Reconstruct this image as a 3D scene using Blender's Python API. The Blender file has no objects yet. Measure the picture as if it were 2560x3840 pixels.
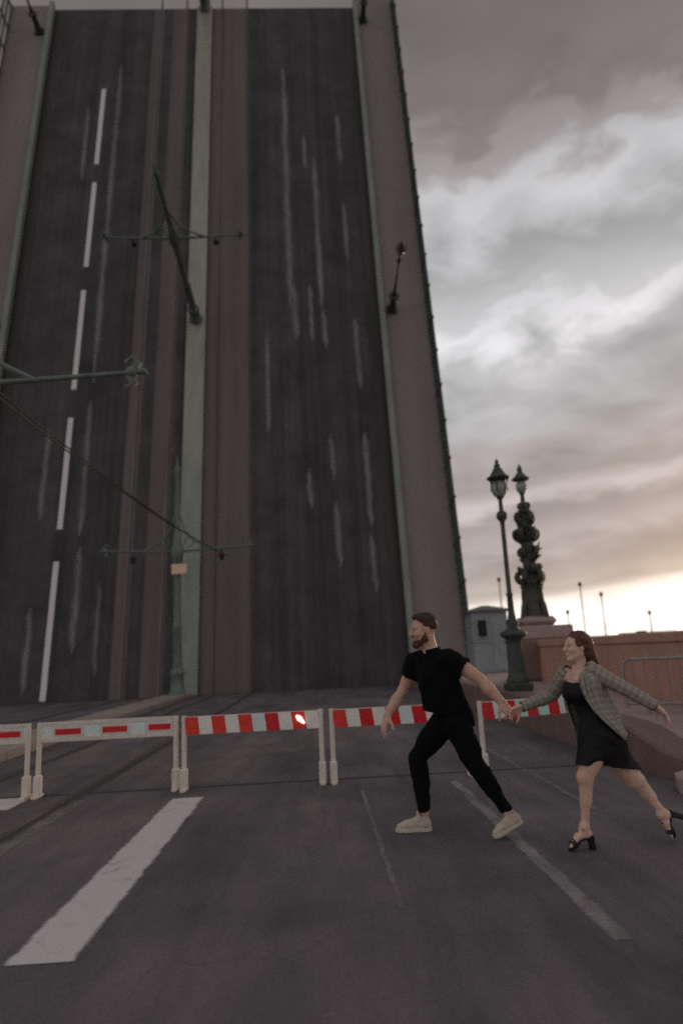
import bpy, math, random
import numpy as np
from mathutils import Vector, Matrix
R = math.radians
random.seed(7)
rng = np.random.default_rng(5)
C = bpy.context.scene.collection
SC = bpy.context.scene

# ------------------------------------------------------------------ camera
PITCH, ROLL, YAW = R(11.7), R(2.8), R(2.6)
cam_d = bpy.data.cameras.new('camera')
cam = bpy.data.objects.new('camera', cam_d); C.objects.link(cam)
fw = Vector((math.sin(YAW)*math.cos(PITCH), math.cos(YAW)*math.cos(PITCH), math.sin(PITCH)))
rt0 = Vector((math.cos(YAW), -math.sin(YAW), 0)); up0 = rt0.cross(fw)
rt = rt0*math.cos(ROLL) - up0*math.sin(ROLL); up = up0*math.cos(ROLL) + rt0*math.sin(ROLL)
cam.matrix_world = Matrix(((rt.x, up.x, -fw.x, 0), (rt.y, up.y, -fw.y, 0), (rt.z, up.z, -fw.z, 1.42), (0, 0, 0, 1)))
cam_d.sensor_fit = 'VERTICAL'; cam_d.sensor_height = 36; cam_d.sensor_width = 24
cam_d.lens = 24.0
cam_d.clip_start = 0.05; cam_d.clip_end = 8000
cam_d.dof.use_dof = True; cam_d.dof.focus_distance = 5.3; cam_d.dof.aperture_fstop = 0.9
SC.camera = cam

# ------------------------------------------------------------------ sky, sun, exposure
SUN_AZ, SUN_EL = R(36), R(5)           # azimuth measured from +Y (the road) towards +X
w = bpy.data.worlds.new('World'); SC.world = w; w.use_nodes = True
nt = w.node_tree; N = nt.nodes; LK = nt.links
for n in list(N): N.remove(n)
def node(tree, t, **kw):
    n = tree.nodes.new(t)
    for k, v in kw.items(): setattr(n, k, v)
    return n
def math_n(tree, op, a, b=None, clamp=False):
    n = tree.nodes.new('ShaderNodeMath'); n.operation = op; n.use_clamp = clamp
    for i, v in enumerate((a, b)):
        if v is None: continue
        if isinstance(v, (int, float)): n.inputs[i].default_value = v
        else: tree.links.new(v, n.inputs[i])
    return n.outputs[0]
def ramp_n(tree, fac, stops, interp='LINEAR'):
    n = tree.nodes.new('ShaderNodeValToRGB'); cr = n.color_ramp; cr.interpolation = interp
    while len(cr.elements) > 1: cr.elements.remove(cr.elements[-1])
    cr.elements[0].position = stops[0][0]; cr.elements[0].color = (*stops[0][1], 1)
    for p, c in stops[1:]:
        e = cr.elements.new(p); e.color = (*c, 1)
    tree.links.new(fac, n.inputs[0]); return n.outputs[0]
def mix_n(tree, fac, a, b, blend='MIX'):
    n = tree.nodes.new('ShaderNodeMix'); n.data_type = 'RGBA'; n.blend_type = blend; n.clamp_factor = True
    for s, v in ((n.inputs[0], fac), (n.inputs[6], a), (n.inputs[7], b)):
        if isinstance(v, (int, float)): s.default_value = v
        elif isinstance(v, tuple): s.default_value = (*v, 1)
        else: tree.links.new(v, s)
    return n.outputs[2]
def noise_n(tree, vec, scale, detail=4, rough=.55, dist=0.0):
    n = tree.nodes.new('ShaderNodeTexNoise'); n.inputs['Scale'].default_value = scale
    n.inputs['Detail'].default_value = detail; n.inputs['Roughness'].default_value = rough
    n.inputs['Distortion'].default_value = dist
    if vec is not None: tree.links.new(vec, n.inputs['Vector'])
    return n.outputs['Fac']
def map_n(tree, vec, scale=(1, 1, 1), loc=(0, 0, 0), rot=(0, 0, 0)):
    n = tree.nodes.new('ShaderNodeMapping'); n.inputs['Scale'].default_value = scale
    n.inputs['Location'].default_value = loc; n.inputs['Rotation'].default_value = rot
    tree.links.new(vec, n.inputs['Vector']); return n.outputs[0]

tc = node(nt, 'ShaderNodeTexCoord'); D = tc.outputs['Generated']
sep = node(nt, 'ShaderNodeSeparateXYZ'); LK.new(D, sep.inputs[0])
dx, dy, dz = sep.outputs
dzc = math_n(nt, 'MAXIMUM', dz, 0.0)
den = math_n(nt, 'ADD', dzc, 0.10)
comb = node(nt, 'ShaderNodeCombineXYZ')
LK.new(math_n(nt, 'DIVIDE', dx, den), comb.inputs[0]); LK.new(math_n(nt, 'DIVIDE', dy, den), comb.inputs[1])
PV = comb.outputs[0]
elev = math_n(nt, 'MULTIPLY', math_n(nt, 'ARCSINE', dzc), 180/math.pi)
big = noise_n(nt, map_n(nt, PV, (1, 1, 1), (3.1, 1.7, 0.4)), 0.9, 3, .5)
mid = noise_n(nt, map_n(nt, PV, (1, 1.0, 1), (7.7, 2.2, 1.1)), 2.3, 5, .55, .3)
fine = noise_n(nt, map_n(nt, D, (1, 1, 1.7)), 8.0, 6, .52, .3)
warp = math_n(nt, 'ADD', math_n(nt, 'MULTIPLY', math_n(nt, 'SUBTRACT', big, .5), .20),
              math_n(nt, 'ADD', math_n(nt, 'MULTIPLY', math_n(nt, 'SUBTRACT', mid, .5), .22),
                     math_n(nt, 'MULTIPLY', math_n(nt, 'SUBTRACT', fine, .5), .38)))
# warm glow round the low sun
sd = Vector((math.sin(SUN_AZ)*math.cos(SUN_EL), math.cos(SUN_AZ)*math.cos(SUN_EL), math.sin(SUN_EL)))
dt = node(nt, 'ShaderNodeVectorMath', operation='DOT_PRODUCT'); LK.new(D, dt.inputs[0]); dt.inputs[1].default_value = sd
near = math_n(nt, 'POWER', math_n(nt, 'MAXIMUM', dt.outputs['Value'], 0.0), 40.0)
e2 = math_n(nt, 'DIVIDE', math_n(nt, 'SUBTRACT', math_n(nt, 'MULTIPLY', elev, math_n(nt, 'ADD', warp, 1.0)), math_n(nt, 'MULTIPLY', near, 1.9)), 90.0, True)
def g(v, t=(1, .985, 1.01)): return (v*t[0], v*t[1], v*t[2])
PK = (1.07, .955, .965); MV = (1.10, .945, .95); WM = (1.06, .96, .90)
stops = [(0.0, g(1.2, (1.04, .96, .86))), (1.8, g(1.35, (1.02, .985, .94))), (2.8, g(1.05, (1.04, .96, .89))), (3.8, g(.44, WM)), (6.0, g(.34, PK)),
         (8.5, g(.40, PK)), (10.0, g(.33, PK)), (11.6, g(.52, PK)), (13.0, g(.33, PK)), (16, g(.37, PK)), (19, g(.41)), (21, g(.45)),
         (23, g(.52)), (24.6, g(.68)), (25.8, g(.76)), (27.2, g(.54)), (29.8, g(.40)), (33, g(.52)), (35.5, g(.56)),
         (38, g(.31, PK)), (40.5, g(.195, MV)), (48, g(.165, MV)), (55, g(.28, PK)), (64, g(.44)), (78, g(.40)), (90, g(.46))]
cl = ramp_n(nt, e2, [(a/90.0, c) for a, c in stops], 'EASE')
# mottling of the cloud sheet
mot = math_n(nt, 'ADD', math_n(nt, 'MULTIPLY', mid, .6), math_n(nt, 'MULTIPLY', fine, 1.0))
mot = math_n(nt, 'ADD', mot, .22)
cl = mix_n(nt, 1.0, cl, node(nt, 'ShaderNodeCombineColor').outputs[0] if False else mot, 'MULTIPLY')
glow = math_n(nt, 'POWER', math_n(nt, 'MAXIMUM', dt.outputs['Value'], 0.0), 50.0)
glow = math_n(nt, 'MULTIPLY', glow, math_n(nt, 'SUBTRACT', 1.0, math_n(nt, 'DIVIDE', elev, 7.0, True)))
gl = mix_n(nt, glow, (0, 0, 0), (.17, .105, .08))
cl = mix_n(nt, 1.0, cl, gl, 'ADD')
sky = node(nt, 'ShaderNodeTexSky', sky_type='NISHITA'); sky.sun_disc = False
sky.sun_elevation = SUN_EL; sky.sun_rotation = SUN_AZ; sky.air_density = 1.2; sky.dust_density = 2.0
vm = node(nt, 'ShaderNodeVectorMath', operation='SCALE'); LK.new(cl, vm.inputs[0]); vm.inputs['Scale'].default_value = 10.0
out = mix_n(nt, .05, vm.outputs[0], sky.outputs[0])
bg = node(nt, 'ShaderNodeBackground'); LK.new(out, bg.inputs[0]); bg.inputs[1].default_value = 0.1
wo = node(nt, 'ShaderNodeOutputWorld'); LK.new(bg.outputs[0], wo.inputs[0])

sl = bpy.data.lights.new('sun', 'SUN'); sl.energy = 0.9; sl.angle = R(14); sl.color = (1, .72, .5)
so = bpy.data.objects.new('sun', sl); C.objects.link(so)
so.rotation_euler = sd.to_track_quat('Z', 'Y').to_euler(); so.location = (20, 30, 20)
SC.view_settings.view_transform = 'Standard'; SC.view_settings.look = 'None'
SC.view_settings.exposure = 0.0; SC.view_settings.gamma = 1.0; SC.view_settings.use_curve_mapping = False
SC.cycles.use_denoising = False
SC.cycles.filter_width = 1.8
SC.cycles.max_bounces = 6

# ------------------------------------------------------------------ materials
M = {}
def mat(name, col, rough=.7, col2=None, scale=6.0, stretch=(1, 1, 1), contrast=.5, bump=.15, bscale=80.0, metal=0.0, detail=5, spec=.4, sss=0.0, coords='Object', fleck=0.0):
    m = bpy.data.materials.new(name); m.use_nodes = True; t = m.node_tree
    b = t.nodes['Principled BSDF']; tcn = node(t, 'ShaderNodeTexCoord'); v = tcn.outputs[coords]
    if col2 is None: col2 = tuple(c*.62 for c in col)
    f = noise_n(t, map_n(t, v, stretch), scale, detail, .6)
    lo, hi = .5-.5*(1-contrast)*.6-.03, .5+.5*(1-contrast)*.6+.03
    c = ramp_n(t, f, [(lo, col2), (hi, col)])
    if fleck:
        f2 = noise_n(t, v, 260.0, 3, .7)
        c = mix_n(t, 1.0, c, ramp_n(t, f2, [(.35, (1-fleck,)*3), (.65, (1+fleck,)*3)]), 'MULTIPLY')
    t.links.new(c, b.inputs['Base Color'])
    b.inputs['Roughness'].default_value = rough; b.inputs['Metallic'].default_value = metal
    b.inputs['Specular IOR Level'].default_value = spec
    if sss:
        b.inputs['Subsurface Weight'].default_value = sss; b.inputs['Subsurface Radius'].default_value = (.012, .005, .003)
        b.inputs['Subsurface Scale'].default_value = 1.0
    if bump:
        bn = node(t, 'ShaderNodeBump'); bn.inputs['Strength'].default_value = bump; bn.inputs['Distance'].default_value = .01
        t.links.new(noise_n(t, map_n(t, v, stretch), bscale, 4, .6), bn.inputs['Height']); t.links.new(bn.outputs[0], b.inputs['Normal'])
    M[name] = m; return m
def asphalt(name, a, b_, stain, ys, rough=.8):
    """asphalt with aggregate, wheel-track streaks along local y, patches and cracks"""
    m = bpy.data.materials.new(name); m.use_nodes = True; t = m.node_tree; b = t.nodes['Principled BSDF']
    v = node(t, 'ShaderNodeTexCoord').outputs['Object']
    st = noise_n(t, map_n(t, v, (1, ys, 1)), 1.15, 4, .6)
    st2 = noise_n(t, map_n(t, v, (1, ys*.5, 1), (4, 9, 2)), 4.2, 4, .65)
    pat = noise_n(t, v, .55, 5, .65, .4)
    agg = noise_n(t, v, 170.0, 3, .75)
    agg2 = noise_n(t, v, 42.0, 4, .7)
    c = ramp_n(t, st, [(.36, a), (.62, b_)])
    c = mix_n(t, math_n(t, 'MULTIPLY', ramp_n(t, st2, [(.45, (0, 0, 0)), (.72, (1, 1, 1))]), .55), c, stain)
    c = mix_n(t, 1.0, c, ramp_n(t, pat, [(.3, (.68,)*3), (.7, (1.28,)*3)]), 'MULTIPLY')
    c = mix_n(t, 1.0, c, ramp_n(t, agg, [(.32, (.62,)*3), (.7, (1.42,)*3)]), 'MULTIPLY')
    c = mix_n(t, 1.0, c, ramp_n(t, agg2, [(.3, (.8,)*3), (.7, (1.2,)*3)]), 'MULTIPLY')
    vo = node(t, 'ShaderNodeTexVoronoi', feature='DISTANCE_TO_EDGE'); vo.inputs['Scale'].default_value = .42
    dv = node(t, 'ShaderNodeVectorMath', operation='ADD'); t.links.new(v, dv.inputs[0])
    nz = node(t, 'ShaderNodeTexNoise'); nz.inputs['Scale'].default_value = 1.6; nz.inputs['Detail'].default_value = 6; t.links.new(v, nz.inputs['Vector'])
    t.links.new(nz.outputs['Color'], dv.inputs[1]); t.links.new(dv.outputs[0], vo.inputs['Vector'])
    crack = math_n(t, 'LESS_THAN', vo.outputs['Distance'], .006)
    c = mix_n(t, math_n(t, 'MULTIPLY', crack, .12), c, (.02, .019, .02))
    t.links.new(c, b.inputs['Base Color']); b.inputs['Roughness'].default_value = rough; b.inputs['Specular IOR Level'].default_value = .3
    bn = node(t, 'ShaderNodeBump'); bn.inputs['Strength'].default_value = .5; bn.inputs['Distance'].default_value = .006
    t.links.new(agg, bn.inputs['Height']); t.links.new(bn.outputs[0], b.inputs['Normal'])
    M[name] = m; return m
def worn_paint(name, paint, cover, scale=9.0, ys=1.0, rough=.7, soft=.12, edge=.16):
    m = bpy.data.materials.new(name); m.use_nodes = True; t = m.node_tree; b = t.nodes['Principled BSDF']
    tcn = node(t, 'ShaderNodeTexCoord'); v = tcn.outputs['Object']; su = node(t, 'ShaderNodeSeparateXYZ'); t.links.new(tcn.outputs['UV'], su.inputs[0])
    n1 = noise_n(t, map_n(t, v, (1, ys, 1)), scale, 7, .68); n2 = noise_n(t, v, 150, 3, .7); n3 = noise_n(t, v, 38, 4, .7)
    f = math_n(t, 'ADD', math_n(t, 'ADD', math_n(t, 'MULTIPLY', n1, .62), math_n(t, 'MULTIPLY', n2, .16)), math_n(t, 'MULTIPLY', n3, .22))
    ex = math_n(t, 'MINIMUM', su.outputs[0], math_n(t, 'SUBTRACT', 1.0, su.outputs[0]))
    ex = math_n(t, 'SUBTRACT', 1.0, math_n(t, 'DIVIDE', ex, edge, True))
    f = math_n(t, 'ADD', f, math_n(t, 'MULTIPLY', ex, .42))
    mask = ramp_n(t, f, [(cover-soft, (1, 1, 1)), (cover+soft, (0, 0, 0))])
    t.links.new(mask, b.inputs['Alpha'])
    var = ramp_n(t, n2, [(.3, (.72,)*3), (.7, (1.1,)*3)])
    t.links.new(mix_n(t, 1.0, paint, var, 'MULTIPLY'), b.inputs['Base Color']); b.inputs['Roughness'].default_value = rough
    M[name] = m; return m

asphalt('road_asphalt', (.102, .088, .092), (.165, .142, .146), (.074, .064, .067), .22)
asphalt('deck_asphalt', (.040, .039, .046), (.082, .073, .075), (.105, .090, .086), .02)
mat('tram_zone', (.175, .143, .133), .85, (.115, .097, .092), 1.6, (1, .03, 1), .5, .2, 90)
mat('sidewalk_brown', (.275, .240, .228), .85, (.215, .178, .17), .7, (1, .15, 1), .3, .2, 90, fleck=.15)
mat('green_paint', (.265, .29, .27), .5, (.17, .20, .175), 3.0, (1, .2, 1), .4, .1, 40)
mat('green_iron', (.072, .084, .073), .5, (.034, .040, .035), 7.0, (1, 1, 1), .4, .15, 40, metal=.2)
mat('pole_green', (.17, .215, .185), .5, (.10, .125, .105), 5.0, (1, 1, .5), .4, .1, 40)
mat('gutter', (.085, .074, .068), .85, (.05, .045, .044), 2.0, (1, .05, 1), .4)
mat('dark_iron', (.03, .032, .03), .55, (.018, .019, .018), 9.0, (1, 1, 1), .4, .15, 40, metal=.3)
mat('bronze', (.085, .085, .068), .55, (.032, .036, .03), 9.0, (1, 1, 1), .5, .25, 30, metal=.35)
mat('rail_steel', (.19, .16, .155), .45, (.11, .09, .085), 5.0, (1, .1, 1), .4, .1, 50, metal=.4)
mat('granite_red', (.50, .285, .22), .7, (.40, .225, .175), 2.0, (1, 1, 1), .3, .2, 60, fleck=.25)
mat('granite_pink', (.40, .30, .28), .7, (.30, .22, .205), 1.8, (1, 1, 1), .35, .2, 60, fleck=.2)
mat('granite_dark', (.215, .14, .125), .7, (.155, .10, .09), 2.0, (1, 1, 1), .3, .2, 60, fleck=.25)
mat('concrete_beige', (.36, .30, .255), .8, (.25, .20, .175), 2.5, (1, .4, 1), .4, .2, 60, fleck=.15)
mat('steel_girder', (.06, .06, .06), .6, (.035, .035, .035), 3.0)
mat('barrier_post', (.80, .73, .64), .5, (.66, .59, .50), 10.0, (1, 1, .4), .4, .05, 40)
mat('barrier_frame', (.74, .68, .60), .5, (.60, .53, .46), 9.0)
mat('sheet_red', (.72, .018, .024), .3, (.5, .012, .018), 12.0, bump=.03)
mat('sheet_orange_red', (.84, .055, .035), .3, (.62, .03, .022), 12.0, bump=.03)
mat('sheet_white', (.88, .84, .78), .3, (.78, .73, .67), 10.0, bump=.03)
mat('sheet_pale_blue', (.74, .82, .82), .3, (.64, .73, .73), 10.0, bump=.03)
mat('sheet_mint', (.56, .84, .72), .3, (.46, .72, .61), 10.0, bump=.03)
mat('booth_paint', (.30, .325, .345), .5, (.22, .24, .26), 3.0, (1, 1, 1), .4, .1, 30)
mat('booth_roof', (.16, .15, .15), .6, (.10, .095, .095), 4.0)
mat('dark_glass', (.016, .013, .017), .35, (.022, .018, .022), 3.0, bump=0, spec=.15)
mat('lamp_glass', (.33, .34, .33), .2, (.22, .23, .22), 8.0, bump=0, spec=.6)
mat('sign_face', (.86, .60, .44), .5, (.74, .5, .36), 14.0, bump=.02)
mat('fence_zinc', (.34, .32, .31), .45, (.25, .235, .225), 12.0, metal=.35)
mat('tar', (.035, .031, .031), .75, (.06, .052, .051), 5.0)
mat('river_water', (.10, .11, .12), .12, (.07, .08, .09), .02, (1, 1, 1), .4, .25, .6, spec=.5)  # grey river water with its own faint mottling
mat('far_wall', (.22, .18, .165), .8, (.15, .12, .11), .2)
mat('ground_stone', (.16, .14, .135), .85, (.11, .095, .09), .8, fleck=.2)
mat('skin_man', (.64, .40, .31), .5, (.55, .315, .235), 22.0, bump=.04, bscale=300, spec=.35, sss=.25)
mat('skin_woman', (.70, .48, .385), .48, (.61, .39, .30), 22.0, bump=.03, bscale=300, spec=.35, sss=.25)
mat('black_cotton', (.0075, .0075, .0085), .9, (.0045, .0045, .005), 30.0, bump=.12, bscale=500, spec=.1)
mat('black_denim', (.008, .008, .0095), .9, (.0045, .0045, .0055), 20.0, (1, 1, .4), .3, .15, 400, spec=.1)
mat('black_silk', (.009, .008, .010), .62, (.006, .0055, .007), 14.0, bump=.08, bscale=60, spec=.25)
mat('canvas_beige', (.56, .49, .40), .8, (.44, .38, .30), 24.0, bump=.15, bscale=300)
mat('rubber_cream', (.64, .58, .49), .6, (.50, .44, .36), 24.0, bump=.05)
mat('black_leather', (.012, .011, .012), .4, (.008, .007, .008), 20.0, bump=.08)
mat('hair_brown', (.075, .040, .027), .6, (.035, .018, .013), 60.0, (1, 1, .25), .3, .5, 120, spec=.3)
mat('hair_red', (.15, .048, .022), .5, (.065, .02, .011), 45.0, (1, .6, .3), .3, .5, 110, spec=.35)
mat('beard_brown', (.13, .066, .045), .7, (.075, .036, .025), 90.0, (1, 1, .4), .3, .5, 160, spec=.2)
mat('lip', (.42, .14, .12), .45, (.34, .11, .09), 30.0, bump=0)
mat('eye_white', (.34, .29, .27), .3, (.28, .24, .22), 30.0, bump=0)
mat('eye_dark', (.02, .014, .01), .1, (.03, .02, .015), 30.0, bump=0)
mat('nail', (.55, .33, .28), .3, (.5, .3, .25), 30.0, bump=0)
worn_paint('line_white', (.66, .62, .61), .66, 5.0, 1.0, edge=.14)
worn_paint('line_faint', (.33, .295, .29), .545, 4.0, .5, soft=.13, edge=.3)
worn_paint('line_ghost', (.27, .24, .237), .53, 4.0, .5, soft=.14, edge=.35)
worn_paint('dash_white', (.80, .75, .74), .82, 6.0, .3, edge=.06)
worn_paint('dash_worn', (.26, .235, .24), .62, 1.6, .22, soft=.22, edge=.45)
def strip_mat():
    m = bpy.data.materials.new('divider_paint'); m.use_nodes = True; t = m.node_tree; b = t.nodes['Principled BSDF']
    v = node(t, 'ShaderNodeTexCoord').outputs['Object']; s = node(t, 'ShaderNodeSeparateXYZ'); t.links.new(v, s.inputs[0])
    y = math_n(t, 'ADD', math_n(t, 'DIVIDE', s.outputs[1], 42.0), math_n(t, 'MULTIPLY', math_n(t, 'SUBTRACT', noise_n(t, v, .5, 4), .5), .5))
    c = ramp_n(t, y, [(.12, (.26, .288, .245)), (.45, (.345, .335, .285)), (1.0, (.31, .28, .24))])
    c = mix_n(t, 1.0, c, ramp_n(t, noise_n(t, map_n(t, v, (1, .15, 1)), 3.0, 6, .7), [(.3, (.82,)*3), (.7, (1.15,)*3)]), 'MULTIPLY')
    t.links.new(c, b.inputs['Base Color']); b.inputs['Roughness'].default_value = .55; M['divider_paint'] = m
strip_mat()
def emis(name, col, s):
    m = bpy.data.materials.new(name); m.use_nodes = True; b = m.node_tree.nodes['Principled BSDF']
    b.inputs['Base Color'].default_value = (*col, 1); b.inputs['Emission Color'].default_value = (*col, 1); b.inputs['Emission Strength'].default_value = s; M[name] = m
emis('glint_glow', (1, .90, .78), 1.2); emis('lamp_green', (.1, .9, .5), .6)
def plaid():
    m = bpy.data.materials.new('plaid_wool'); m.use_nodes = True; t = m.node_tree; b = t.nodes['Principled BSDF']
    uv = node(t, 'ShaderNodeTexCoord').outputs['UV']; s = node(t, 'ShaderNodeSeparateXYZ'); t.links.new(uv, s.inputs[0])
    def lines(o, per, wd, ph=0.0):
        f = math_n(t, 'FRACT', math_n(t, 'ADD', math_n(t, 'DIVIDE', o, per), ph+10.0)); return math_n(t, 'LESS_THAN', f, wd)
    c = (.34, .305, .265)
    c = mix_n(t, math_n(t, 'MULTIPLY', lines(s.outputs[0], .013, .5), .30), c, (.18, .16, .14))
    c = mix_n(t, math_n(t, 'MULTIPLY', lines(s.outputs[1], .013, .5), .35), c, (.33, .29, .25))
    for o in (0, 1):
        c = mix_n(t, math_n(t, 'MULTIPLY', lines(s.outputs[o], .046, .30), .34), c, (.165, .145, .13))
        c = mix_n(t, math_n(t, 'MULTIPLY', lines(s.outputs[o], .046, .07, .4), .5), c, (.50, .46, .42))
    t.links.new(c, b.inputs['Base Color']); b.inputs['Roughness'].default_value = .9; b.inputs['Specular IOR Level'].default_value = .15
    bn = node(t, 'ShaderNodeBump'); bn.inputs['Strength'].default_value = .2; bn.inputs['Distance'].default_value = .004
    t.links.new(noise_n(t, uv, 300, 3), bn.inputs['Height']); t.links.new(bn.outputs[0], b.inputs['Normal']); M['plaid_wool'] = m
plaid()

# ------------------------------------------------------------------ mesh helpers
def tag(o, label=None, cat=None, group=None, kind=None):
    for k, v in (('label', label), ('category', cat), ('group', group), ('kind', kind)):
        if v: o[k] = v
    return o
def empty(name, loc=(0, 0, 0), rot=(0, 0, 0)):
    o = bpy.data.objects.new(name, None); C.objects.link(o); o.location = loc; o.rotation_euler = rot; o.empty_display_size = .2; return o
def link_mesh(name, me, parent=None, loc=(0, 0, 0)):
    o = bpy.data.objects.new(name, me); C.objects.link(o); o.location = loc
    if parent is not None: o.parent = parent
    return o
class MB:
    def __init__(s): s.v = []; s.f = []; s.sm = []
    def add(s, vs, fs, smooth=False):
        b = len(s.v); s.v += [tuple(x) for x in vs]; s.f += [tuple(i+b for i in f) for f in fs]; s.sm += [smooth]*len(fs); return s
    def box(s, lo, hi, bev=0.0, mtx=None):
        (x0, y0, z0), (x1, y1, z1) = lo, hi
        if bev <= 0:
            vs = [(x, y, z) for x in (x0, x1) for y in (y0, y1) for z in (z0, z1)]
            fs = [(0, 1, 3, 2), (4, 6, 7, 5), (0, 4, 5, 1), (2, 3, 7, 6), (0, 2, 6, 4), (1, 5, 7, 3)]
        else:
            b = bev; vs = []; fs = []
            for x, sx in ((x0, 1), (x1, -1)):
                for y, sy in ((y0, 1), (y1, -1)):
                    for z, sz in ((z0, 1), (z1, -1)):
                        vs += [(x, y+sy*b, z+sz*b), (x+sx*b, y, z+sz*b), (x+sx*b, y+sy*b, z)]
            I = lambda i, j, k, a: (i*4+j*2+k)*3+a
            fs += [(I(0,0,0,0), I(0,0,1,0), I(0,1,1,0), I(0,1,0,0)), (I(1,0,0,0), I(1,1,0,0), I(1,1,1,0), I(1,0,1,0)),
                   (I(0,0,0,1), I(1,0,0,1), I(1,0,1,1), I(0,0,1,1)), (I(0,1,0,1), I(0,1,1,1), I(1,1,1,1), I(1,1,0,1)),
                   (I(0,0,0,2), I(0,1,0,2), I(1,1,0,2), I(1,0,0,2)), (I(0,0,1,2), I(1,0,1,2), I(1,1,1,2), I(0,1,1,2))]
            for i in (0, 1):
                for j in (0, 1):
                    fs.append((I(i,j,0,0), I(i,j,0,1), I(i,j,1,1), I(i,j,1,0)))
                    fs.append((I(i,0,j,0), I(i,1,j,0), I(i,1,j,2), I(i,0,j,2)))
                    fs.append((I(0,i,j,1), I(1,i,j,1), I(1,i,j,2), I(0,i,j,2)))
                    for k in (0, 1): fs.append((I(i,j,k,0), I(i,j,k,1), I(i,j,k,2)))
        if mtx is not None: vs = [tuple(mtx @ Vector(q)) for q in vs]
        return s.add(vs, fs)
    def tube(s, pts, rad, seg=10, cap=True):
        pts = [Vector(p) for p in pts]; n = len(pts)
        if not hasattr(rad, '__len__'): rad = [rad]*n
        vs = []; fs = []; ref = None
        for i, p in enumerate(pts):
            t = (pts[min(i+1, n-1)]-pts[max(i-1, 0)]).normalized()
            if ref is None: ref = t.orthogonal().normalized()
            ref = (ref-t*ref.dot(t)).normalized(); b = t.cross(ref)
            for k in range(seg):
                a = 2*math.pi*k/seg; vs.append(p+(ref*math.cos(a)+b*math.sin(a))*rad[i])
        for i in range(n-1):
            for k in range(seg):
                k2 = (k+1) % seg; fs.append((i*seg+k, i*seg+k2, (i+1)*seg+k2, (i+1)*seg+k))
        s.add(vs, fs, True)
        if cap:
            s.add([vs[k] for k in range(seg)][::-1], [tuple(range(seg))]); s.add(vs[-seg:], [tuple(range(seg))])
        return s
    def lathe(s, prof, seg=20, c=(0, 0, 0), smooth=True):
        vs = []; fs = []
        for r, z in prof:
            for k in range(seg):
                a = 2*math.pi*k/seg; vs.append((c[0]+r*math.cos(a), c[1]+r*math.sin(a), c[2]+z))
        for i in range(len(prof)-1):
            for k in range(seg):
                k2 = (k+1) % seg; fs.append((i*seg+k, i*seg+k2, (i+1)*seg+k2, (i+1)*seg+k))
        s.add(vs, fs, smooth); s.add(vs[:seg][::-1], [tuple(range(seg))]); s.add(vs[-seg:], [tuple(range(seg))]); return s
    def ball(s, c, r, seg=10, rings=7):
        rx, ry, rz = r if hasattr(r, '__len__') else (r, r, r)
        vs = []; fs = []
        for i in range(rings+1):
            th = math.pi*(i+.02)/(rings+.04)
            for k in range(seg):
                a = 2*math.pi*k/seg; vs.append((c[0]+rx*math.sin(th)*math.cos(a), c[1]+ry*math.sin(th)*math.sin(a), c[2]+rz*math.cos(th)))
        for i in range(rings):
            for k in range(seg):
                k2 = (k+1) % seg; fs.append((i*seg+k, (i+1)*seg+k, (i+1)*seg+k2, i*seg+k2))
        return s.add(vs, fs, True)
    def mesh(s, name, m):
        me = bpy.data.meshes.new(name); me.from_pydata(s.v, [], s.f); me.polygons.foreach_set('use_smooth', s.sm); me.materials.append(M[m]); me.update(); return me
    def build(s, name, m, parent=None, loc=(0, 0, 0)):
        return link_mesh(name, s.mesh(name, m), parent, loc)
def np_mesh(name, V, F, m, parent, uv=None):
    me = bpy.data.meshes.new(name); me.vertices.add(len(V)); me.vertices.foreach_set('co', np.asarray(V, np.float32).ravel())
    me.loops.add(F.size); me.loops.foreach_set('vertex_index', F.astype(np.int32).ravel())
    me.polygons.add(len(F)); me.polygons.foreach_set('loop_start', (np.arange(len(F))*F.shape[1]).astype(np.int32))
    me.update(calc_edges=True); me.polygons.foreach_set('use_smooth', np.ones(len(F), bool))
    if uv is not None:
        l = me.uv_layers.new(name='UVMap'); l.data.foreach_set('uv', np.asarray(uv, np.float32)[F.ravel()].ravel())
    me.materials.append(M[m]); me.validate(); me.update()
    return link_mesh(name, me, parent)
def part_box(name, lo, hi, m, parent, bev=0.0): return MB().box(lo, hi, bev).build(name, m, parent)
def copy_tree(o, parent=None):
    c = o.copy(); C.objects.link(c)
    if parent is not None: c.parent = parent
    for ch in list(o.children): copy_tree(ch, c)
    return c
def strip(name, x0, x1, y0, y1, z, m, parent=None, jag=0.0, step=.3, skew=0.0):
    """painted strip along y: thin sheet with a u coordinate across it, so that the paint can thin out towards its edges"""
    n = max(2, int((y1-y0)/step)); vs = []; fs = []; uv = []
    for i in range(n+1):
        t = i/n; y = y0+(y1-y0)*t; j0, j1 = (random.uniform(-jag, jag) for _ in range(2)); taper = min(1.0, .35+min(t, 1-t)*5) if jag > .02 else 1.0
        mid_ = (x0+x1)/2+skew*t; h = (x1-x0)/2*taper
        vs += [(mid_-h+j0, y, z), (mid_+h+j1, y, z)]; uv += [(0, t), (1, t)]
    for i in range(n): fs.append((2*i, 2*i+1, 2*i+3, 2*i+2))
    return np_mesh(name, vs, np.array(fs), m, parent, uv)

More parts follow.
